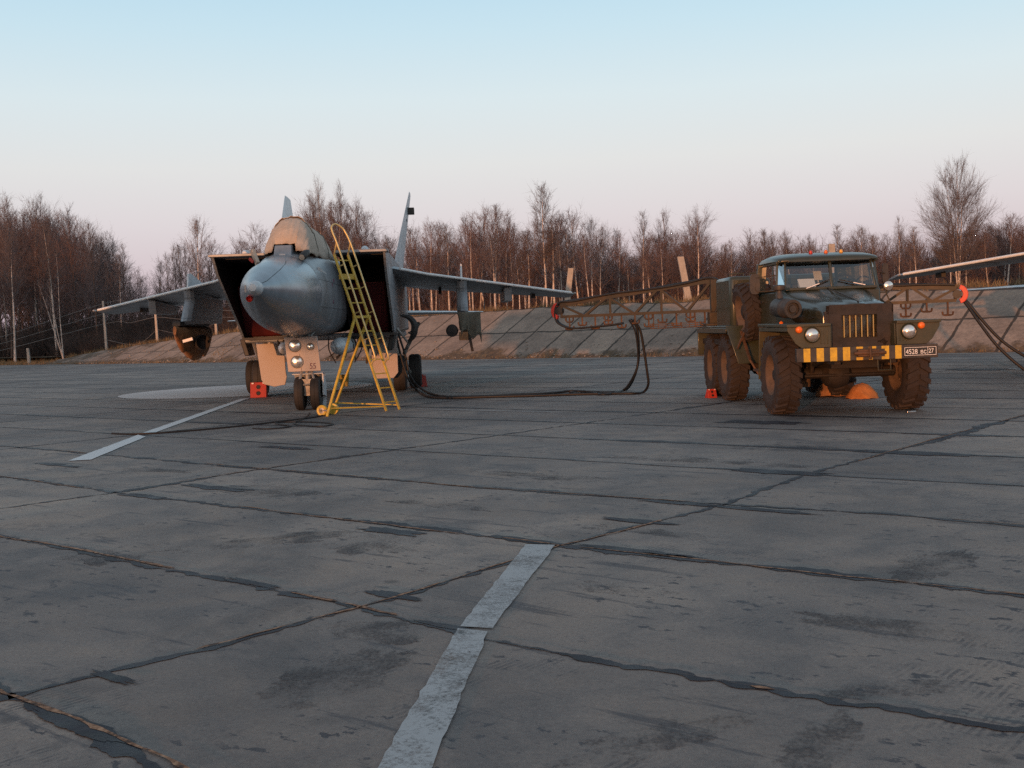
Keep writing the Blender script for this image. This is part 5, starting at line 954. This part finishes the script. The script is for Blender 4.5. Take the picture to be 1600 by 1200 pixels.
# ------------------------------------------------------------------ boarding ladder
def ladder():
    b1 = gnd(611, 640); b2 = gnd(620, 643); base = gnd(614, 641)
    top = at(533, 398, 22.6); e = thing('boarding_ladder', 'yellow wheeled boarding ladder leaning against the cockpit side of the fighter', 'ladder', (base.x, base.y, 0), 0); O = Vector((base.x, base.y, 0))
    up = top-base; Lh = up.length; up.normalize(); wdir = Vector((.60, .80, 0)); w = .38; nrm = up.cross(wdir).normalized()
    if nrm.x < 0: nrm = -nrm
    def P(t, s, h=0): return up*(t*Lh)+wdir*(s*w)+nrm*h
    for s in (-.5, .5): MB().bar(P(0, s), P(1, s), .048, .036, nrm).build('rail', 'ladder_yellow', e, 30, .006)
    nr = int(Lh/.29)
    for k in range(nr): MB().bar(P((k+.6)/nr, -.5), P((k+.6)/nr, .5), .028, .022).build('rung', 'ladder_yellow', e, 30)
    h = .17; leg = lambda s: [P(.30, s, .02), P(.315, s, .10), P(.34, s, h), P(.6, s, h), P(.93, s, h), P(1.06, s, h*.95), P(1.13, s*.95, h*.8)]
    hr = MB().tube(smoothpath(leg(-.5)+[P(1.165, -.36, h*.7), P(1.185, 0, h*.65), P(1.165, .36, h*.7)]+leg(.5)[::-1], 5), .019, 8)
    for s in (-.5, .5):
        for t_ in (.45, .62, .78, .92): hr.bar(P(t_, s, 0), P(t_, s, h), .018)
        hr.tube([P(1.0, s, 0), P(1.06, s, h*.95)], .018, 6)
    hr.build('handrail', 'ladder_tube', e, 50)
    fa, fb = gnd(511, 651), gnd(521, 641); ja = .60
    for s, ft in ((-.5, fa), (.5, fb)):
        f_ = ft-O; f_.z = 0; MB().bar(P(ja, s, 0), f_, .05, .04).build('support_leg', 'ladder_yellow', e, 30, .006)
    fa_, fb_ = fa-O, fb-O
    MB().bar(P(.03, -.5), fa_.lerp(P(ja, -.5), .08), .025).bar(P(.03, .5), fb_.lerp(P(ja, .5), .08), .025).bar(fa_.lerp(P(ja, -.5), .08), fb_.lerp(P(ja, .5), .08), .03).build('brace', 'ladder_yellow', e, 30)
    MB().bar(P(ja, -.62), P(ja, .62), .05, .05).bar(P(.86, -.55, -.03), P(.86, .55, -.03), .06, .1).build('hinge_bar', 'ladder_yellow', e, 30, .006)
    ax = gnd(504, 650); c_ = Vector((ax.x, ax.y, .105))-O
    wh = MB().lathe([(.055, -.04), (.09, -.045), (.105, -.03), (.105, .03), (.09, .045), (.055, .04)], c_, (.25, 1, 0), 22).build('wheel', 'ladder_yellow', e, 40); MB().lathe([(.001, -.03), (.02, -.05), (.022, -.035), (.056, -.03)], c_, (.25, 1, 0), 16).bar(c_, fa_.lerp(P(ja, -.5), .06), .03).build('hub', 'gear_metal', wh, 40)
    c2 = c_+Vector((.16, .34, 0)); MB().lathe([(.001, -.04), (.105, -.03), (.105, .03), (.001, .04)], c2, (.25, 1, 0), 22).build('wheel', 'ladder_yellow', e, 40)
ladder()
# ------------------------------------------------------------------ cables and hoses
def hose(label, pts, r=.028, cat='cable', group=None, mat_='hose', n=6):
    tag(MB().tube(smoothpath(pts, n), r, 7).build('power_cable', mat_, None, 60), label, cat, group)
def px(x, y, Y): return at(x, y, Y)
def g(x, y, z=.03): return gnd(x, y, z)
hose('inner black cable hanging from the left boom and running along the ground to the fighter', [px(985, 499, 24.2), px(995, 512, 24.25), px(998, 545, 24.4), px(996, 572, 24.6), px(988, 592, 24.8), g(975, 609), g(955, 613), g(920, 612), g(890, 611), g(850, 615), g(780, 618), g(720, 620), g(690, 619), g(668, 613), px(652, 602, 29), px(640, 585, 29), px(633, 555, 29), px(622, 520, 29), px(617, 500, 29)])
hose('outer black cable looping lowest from the left boom before reaching the fighter', [px(989, 499, 24.25), px(1000, 515, 24.3), px(1006, 545, 24.4), px(1011, 580, 24.5), px(1013, 600, 24.6), g(1006, 612), g(990, 614.5), g(950, 615), g(900, 616), g(840, 618), g(760, 620), g(700, 621.5), g(668, 619), g(650, 608), px(640, 596, 29.2), px(630, 570, 29.2), px(620, 530, 29.2), px(614, 505, 29.2)])
hose('thin black hose curling on the concrete between the cables and the boom', [px(983, 500, 24.1), px(993, 520, 24.2), px(997, 560, 24.4), px(992, 588, 24.6), g(980, 608), g(960, 614), g(940, 616.5), g(928, 613), g(905, 611.5), g(890, 613)], .02)
hose('lower of two cables slanting down from the right boom to the right edge', [px(1502, 466, 22.3), px(1512, 478, 22.2), px(1533, 508, 22.0), px(1560, 542, 21.8), px(1600, 577, 21.6), px(1650, 605, 21.5), g(1700, 622), g(1800, 640)], .03)
hose('upper of two cables slanting down from the right boom to the right edge', [px(1503, 463, 22.4), px(1514, 475, 22.3), px(1537, 503, 22.2), px(1565, 532, 22.1), px(1600, 556, 22.0), px(1660, 590, 21.9), g(1740, 620), g(1850, 640)], .03)
hose('long thin black cable lying straight across the white line in front of the nose wheel', [g(530, 640, .015), g(500, 650, .015), g(440, 658, .015), g(360, 667, .015), g(280, 674, .015), g(215, 678, .015), g(175, 677, .015)], .016)
hose('tangled thin cord lying on the concrete before the nose wheel', [g(395, 669, .015), g(420, 670, .015), g(455, 666, .015), g(430, 661, .015), g(475, 659, .015), g(520, 662, .015), g(500, 666, .015), g(460, 662, .015), g(478, 652, .015), g(484, 645, .015)], .012)
# ------------------------------------------------------------------ small things on the apron
bk = gnd(538, 604); e = thing('yellow_bucket', 'dull yellow metal bucket standing under the fighter behind the ladder', 'bucket', (bk.x, bk.y, 0))
MB().lathe([(.001, 0), (.12, 0), (.15, .34), (.155, .345), (.15, .35), (.14, .345), (.115, .02), (.001, .02)], (0, 0, 0), (0, 0, 1), 22).build('pail', 'bucket', e, 40); MB().tube(smoothpath([(-.15, 0, .33), (-.12, .1, .4), (0, .14, .42), (.12, .1, .4), (.15, 0, .33)], 4), .006, 6).build('handle', 'dark_metal', e, 40)
oc = gnd(1347, 622); rr = []
for k in range(9):
    f = k/8; rr.append([(oc.x+.29*math.cos(a)*(1-f)**.45*(1+.16*fbm(a*2.2+k*.3, 700)), oc.y+.26*math.sin(a)*(1-f)**.45*(1+.16*fbm(a*2+k*.4, 701)), .005+.27*f+.02*fbm(a*3+k, 702)) for a in [2*math.pi*j/30 for j in range(30)]])
tag(MB().loft(rr).build('orange_tarp', 'cloth_orange', None, 60), 'crumpled orange tarp heaped on the ground under the truck', 'tarp')
oc = gnd(1300, 618); rr = []
for k in range(8):
    f = k/7; rr.append([(oc.x+.33*math.cos(a)*(1-f)**.45*(1+.12*fbm(a*2.2+k*.3, 710)), oc.y+.26*math.sin(a)*(1-f)**.45, .005+.30*f+.015*fbm(a*3+k, 712)) for a in [2*math.pi*j/28 for j in range(28)]])
tag(MB().loft(rr).build('brown_sack', 'cloth_rust', None, 60), 'dark brown sack lying under the truck left of the orange tarp', 'sack')
rw = TM @ Vector((-1.15, 4.30, 0)); chock('small red chock before the rearmost left truck wheel', (rw.x-.10, rw.y, 0), .42, .3)
fw = TM @ Vector((.83, -.66, .0)); o = MB().box(fw.x-.07, fw.x+.07, fw.y-.05, fw.y+.05, 0, .03).build('metal_scrap', 'chrome', None, 30, .008); tag(o, 'small shiny metal scrap lying before the right front truck wheel', 'scrap')
# ------------------------------------------------------------------ posts and fence on the bank
def crest_pt(px_, n_off=1.2):
    best = None
    for s in np.arange(-2, EL, .25):
        h = crest_h(s); p = E0+ED*s+ENm*(4.7*(.35+.65*min(1, h/2.3))+n_off)
        x_ = 800+F_PX*((p-CAM).dot(_R))/((p-CAM).dot(_fwd))
        if best is None or abs(x_-px_) < best[0]: best = (abs(x_-px_), p+Vector((0, 0, h)))
    return best[1]
FT = []
e = thing('barbed_wire_fence', 'sagging barbed wire fence on pale concrete posts along the left end of the embankment', 'fence', tuple(crest_pt(250)))
FO = Vector(e.location)
for x_, ytop in ((168, 470), (248, 463), (340, 471)):
    p = crest_pt(x_, .8); v = ray(x_, ytop); hh = CAM_H+v.z*(math.hypot(p.x, p.y)/math.hypot(v.x, v.y))-p.z; hh = max(1.6, hh); q = p-FO
    MB().hexa([tuple(q+Vector((a*.09, b_*.09, -.2))) for a, b_ in ((-1, -1), (1, -1), (1, 1), (-1, 1))]+[tuple(q+Vector((a*.065-.02*hh, b_*.065, hh))) for a, b_ in ((-1, -1), (1, -1), (1, 1), (-1, 1))]).build('post', 'concrete_post', e, 30, .01); FT.append((q, hh))
wr_ = MB(); ends = [crest_pt(168, .8)-FO-ED*30+Vector((0, 0, -1.2))]
for f in (.55, .75, .95):
    pts = [FT[0][0]-ED*34+Vector((0, 0, f*1.6-1.8))]
    for a in FT: pts += [pts[-1].lerp(a[0]+Vector((0, 0, a[1]*f)), .5)+Vector((0, 0, -.25*(1.2-f))), a[0]+Vector((0, 0, a[1]*f))]
    pts += [pts[-1]+ED*5+Vector((0, 0, -.3))]; wr_.tube(smoothpath(pts, 5), .016, 5)
wr_.tube(smoothpath([FT[0][0]+Vector((0, 0, .9)), FT[0][0].lerp(FT[1][0], .6)+Vector((0, 0, .15)), FT[1][0].lerp(FT[2][0], .0)+Vector((0, 0, 1.0))], 6), .018, 5).tube(smoothpath([FT[1][0]+Vector((0, 0, 1.0)), FT[1][0].lerp(FT[2][0], .5)+Vector((0, 0, .4)), FT[2][0]+Vector((0, 0, .9))], 6), .014, 5)
wr_.build('wire', 'wire', e, 60)
st = gnd(46, 569); o = MB().hexa([(st.x+a*.12, st.y+b_*.12, -.1) for a, b_ in ((-1, -1), (1, -1), (1, 1), (-1, 1))]+[(st.x+a*.09-.06, st.y+b_*.09, 1.3) for a, b_ in ((-1, -1), (1, -1), (1, 1), (-1, 1))]).build('wooden_stake', 'concrete_post', None, 30, .02); tag(o, 'short leaning stub of a post in the grass at the far left', 'post')
def leaning(x0, y0, x1, y1, w, lb):
    p = crest_pt(x0, 3.2); p.z -= .5; d = p.y; a = at(x0, y0, d); b_ = at(x1, y1, d); wv = Vector((w/2, 0, 0)); dv = Vector((0, .12, 0)); a = a+(a-b_)*.25
    o = MB().hexa([tuple(a-wv-dv), tuple(a+wv-dv), tuple(a+wv+dv), tuple(a-wv+dv), tuple(b_-wv*.95-dv), tuple(b_+wv*.95-dv), tuple(b_+wv*.95+dv), tuple(b_-wv*.95+dv)]).build('concrete_pillar', 'concrete_post', None, 30, .02); tag(o, lb, 'pillar')
leaning(886, 474, 892, 419, .32, 'pale concrete pillar behind the embankment above the tip of the right wing, leaning right')
leaning(1077, 474, 1063, 401, .34, 'pale concrete pillar leaning left behind the embankment above the cable boom')
leaning(1303, 470, 1299, 381, .30, 'pale concrete pillar whose top sticks out above the truck cab roof')
# ------------------------------------------------------------------ behind the camera: added tank shapes shade the jet, unseen woods the left of the field
sh = Vector((-SUN_DIR.x, -SUN_DIR.y, 0)).normalized(); pp = Vector((sh.y, -sh.x, 0))
def shade_at(p, dist): return Vector((p.x, p.y, 0))-sh*dist
tanl = math.tan(SUN_EL)
D_ = 44; dz = D_*tanl
pj = jl(-.2, 2.6, 0); p0 = pj.dot(pp)
def blocker(pc, lb, body, up=0):  # tank on wheels added out of view, its height set to shade the jet
    dz = D_*tanl+up
    base = shade_at(pj, D_)+pp*(pc-p0); e = thing('shade_blocker', lb, 'blocker', (base.x, base.y, 0), math.atan2(pp.y, pp.x), 'shade blockers added behind the photographer')
    MB().lathe([(.001, -3.4), (.55, -3.35), (.84, -3.1), (.84, 3.1), (.55, 3.35), (.001, 3.4)], (0, 0, 2.40+dz), (1, 0, 0), 28).build('tank', body, e, 40)
    lg = MB().box(-3.2, 3.2, -.5, .5, 1.42+dz, 1.56+dz)
    for x in (-2.9, -1., 1., 2.9): lg.box(x-.05, x+.05, -.4, -.3, .4, 1.45+dz).box(x-.05, x+.05, .3, .4, .4, 1.45+dz)
    lg.build('frame', 'dark_metal', e, 30)
    for x in (-2.9, 2.9):
        for y in (-.6, .6): MB().lathe([(.2, -.12), (.5, -.12), (.5, .12), (.2, .12)], (x, y, .5), (0, 1, 0), 24).build('wheel', 'rubber', e, 40)
blocker(p0+.6, 'added grey tank-shaped shade trailer behind the photographer, nearer the truck', 'jet_grey'); blocker(p0-6.3, 'added green tank-shaped shade trailer behind the photographer, farther to the left', 'truck_green', .62)
it = []
for k in range(46):
    p = Vector((-62, 92, 0))-sh*rng.uniform(70, 120)+pp*rng.uniform(-22, 30); V, Fa = PROTO[('bushy', int(rng.integers(4)))][2:4]; it.append(((V, Fa), p, rng.uniform(11, 15)/10, rng.uniform(0, 6.28), 1.6))
merged('woods_behind', it, 'brush_dark')
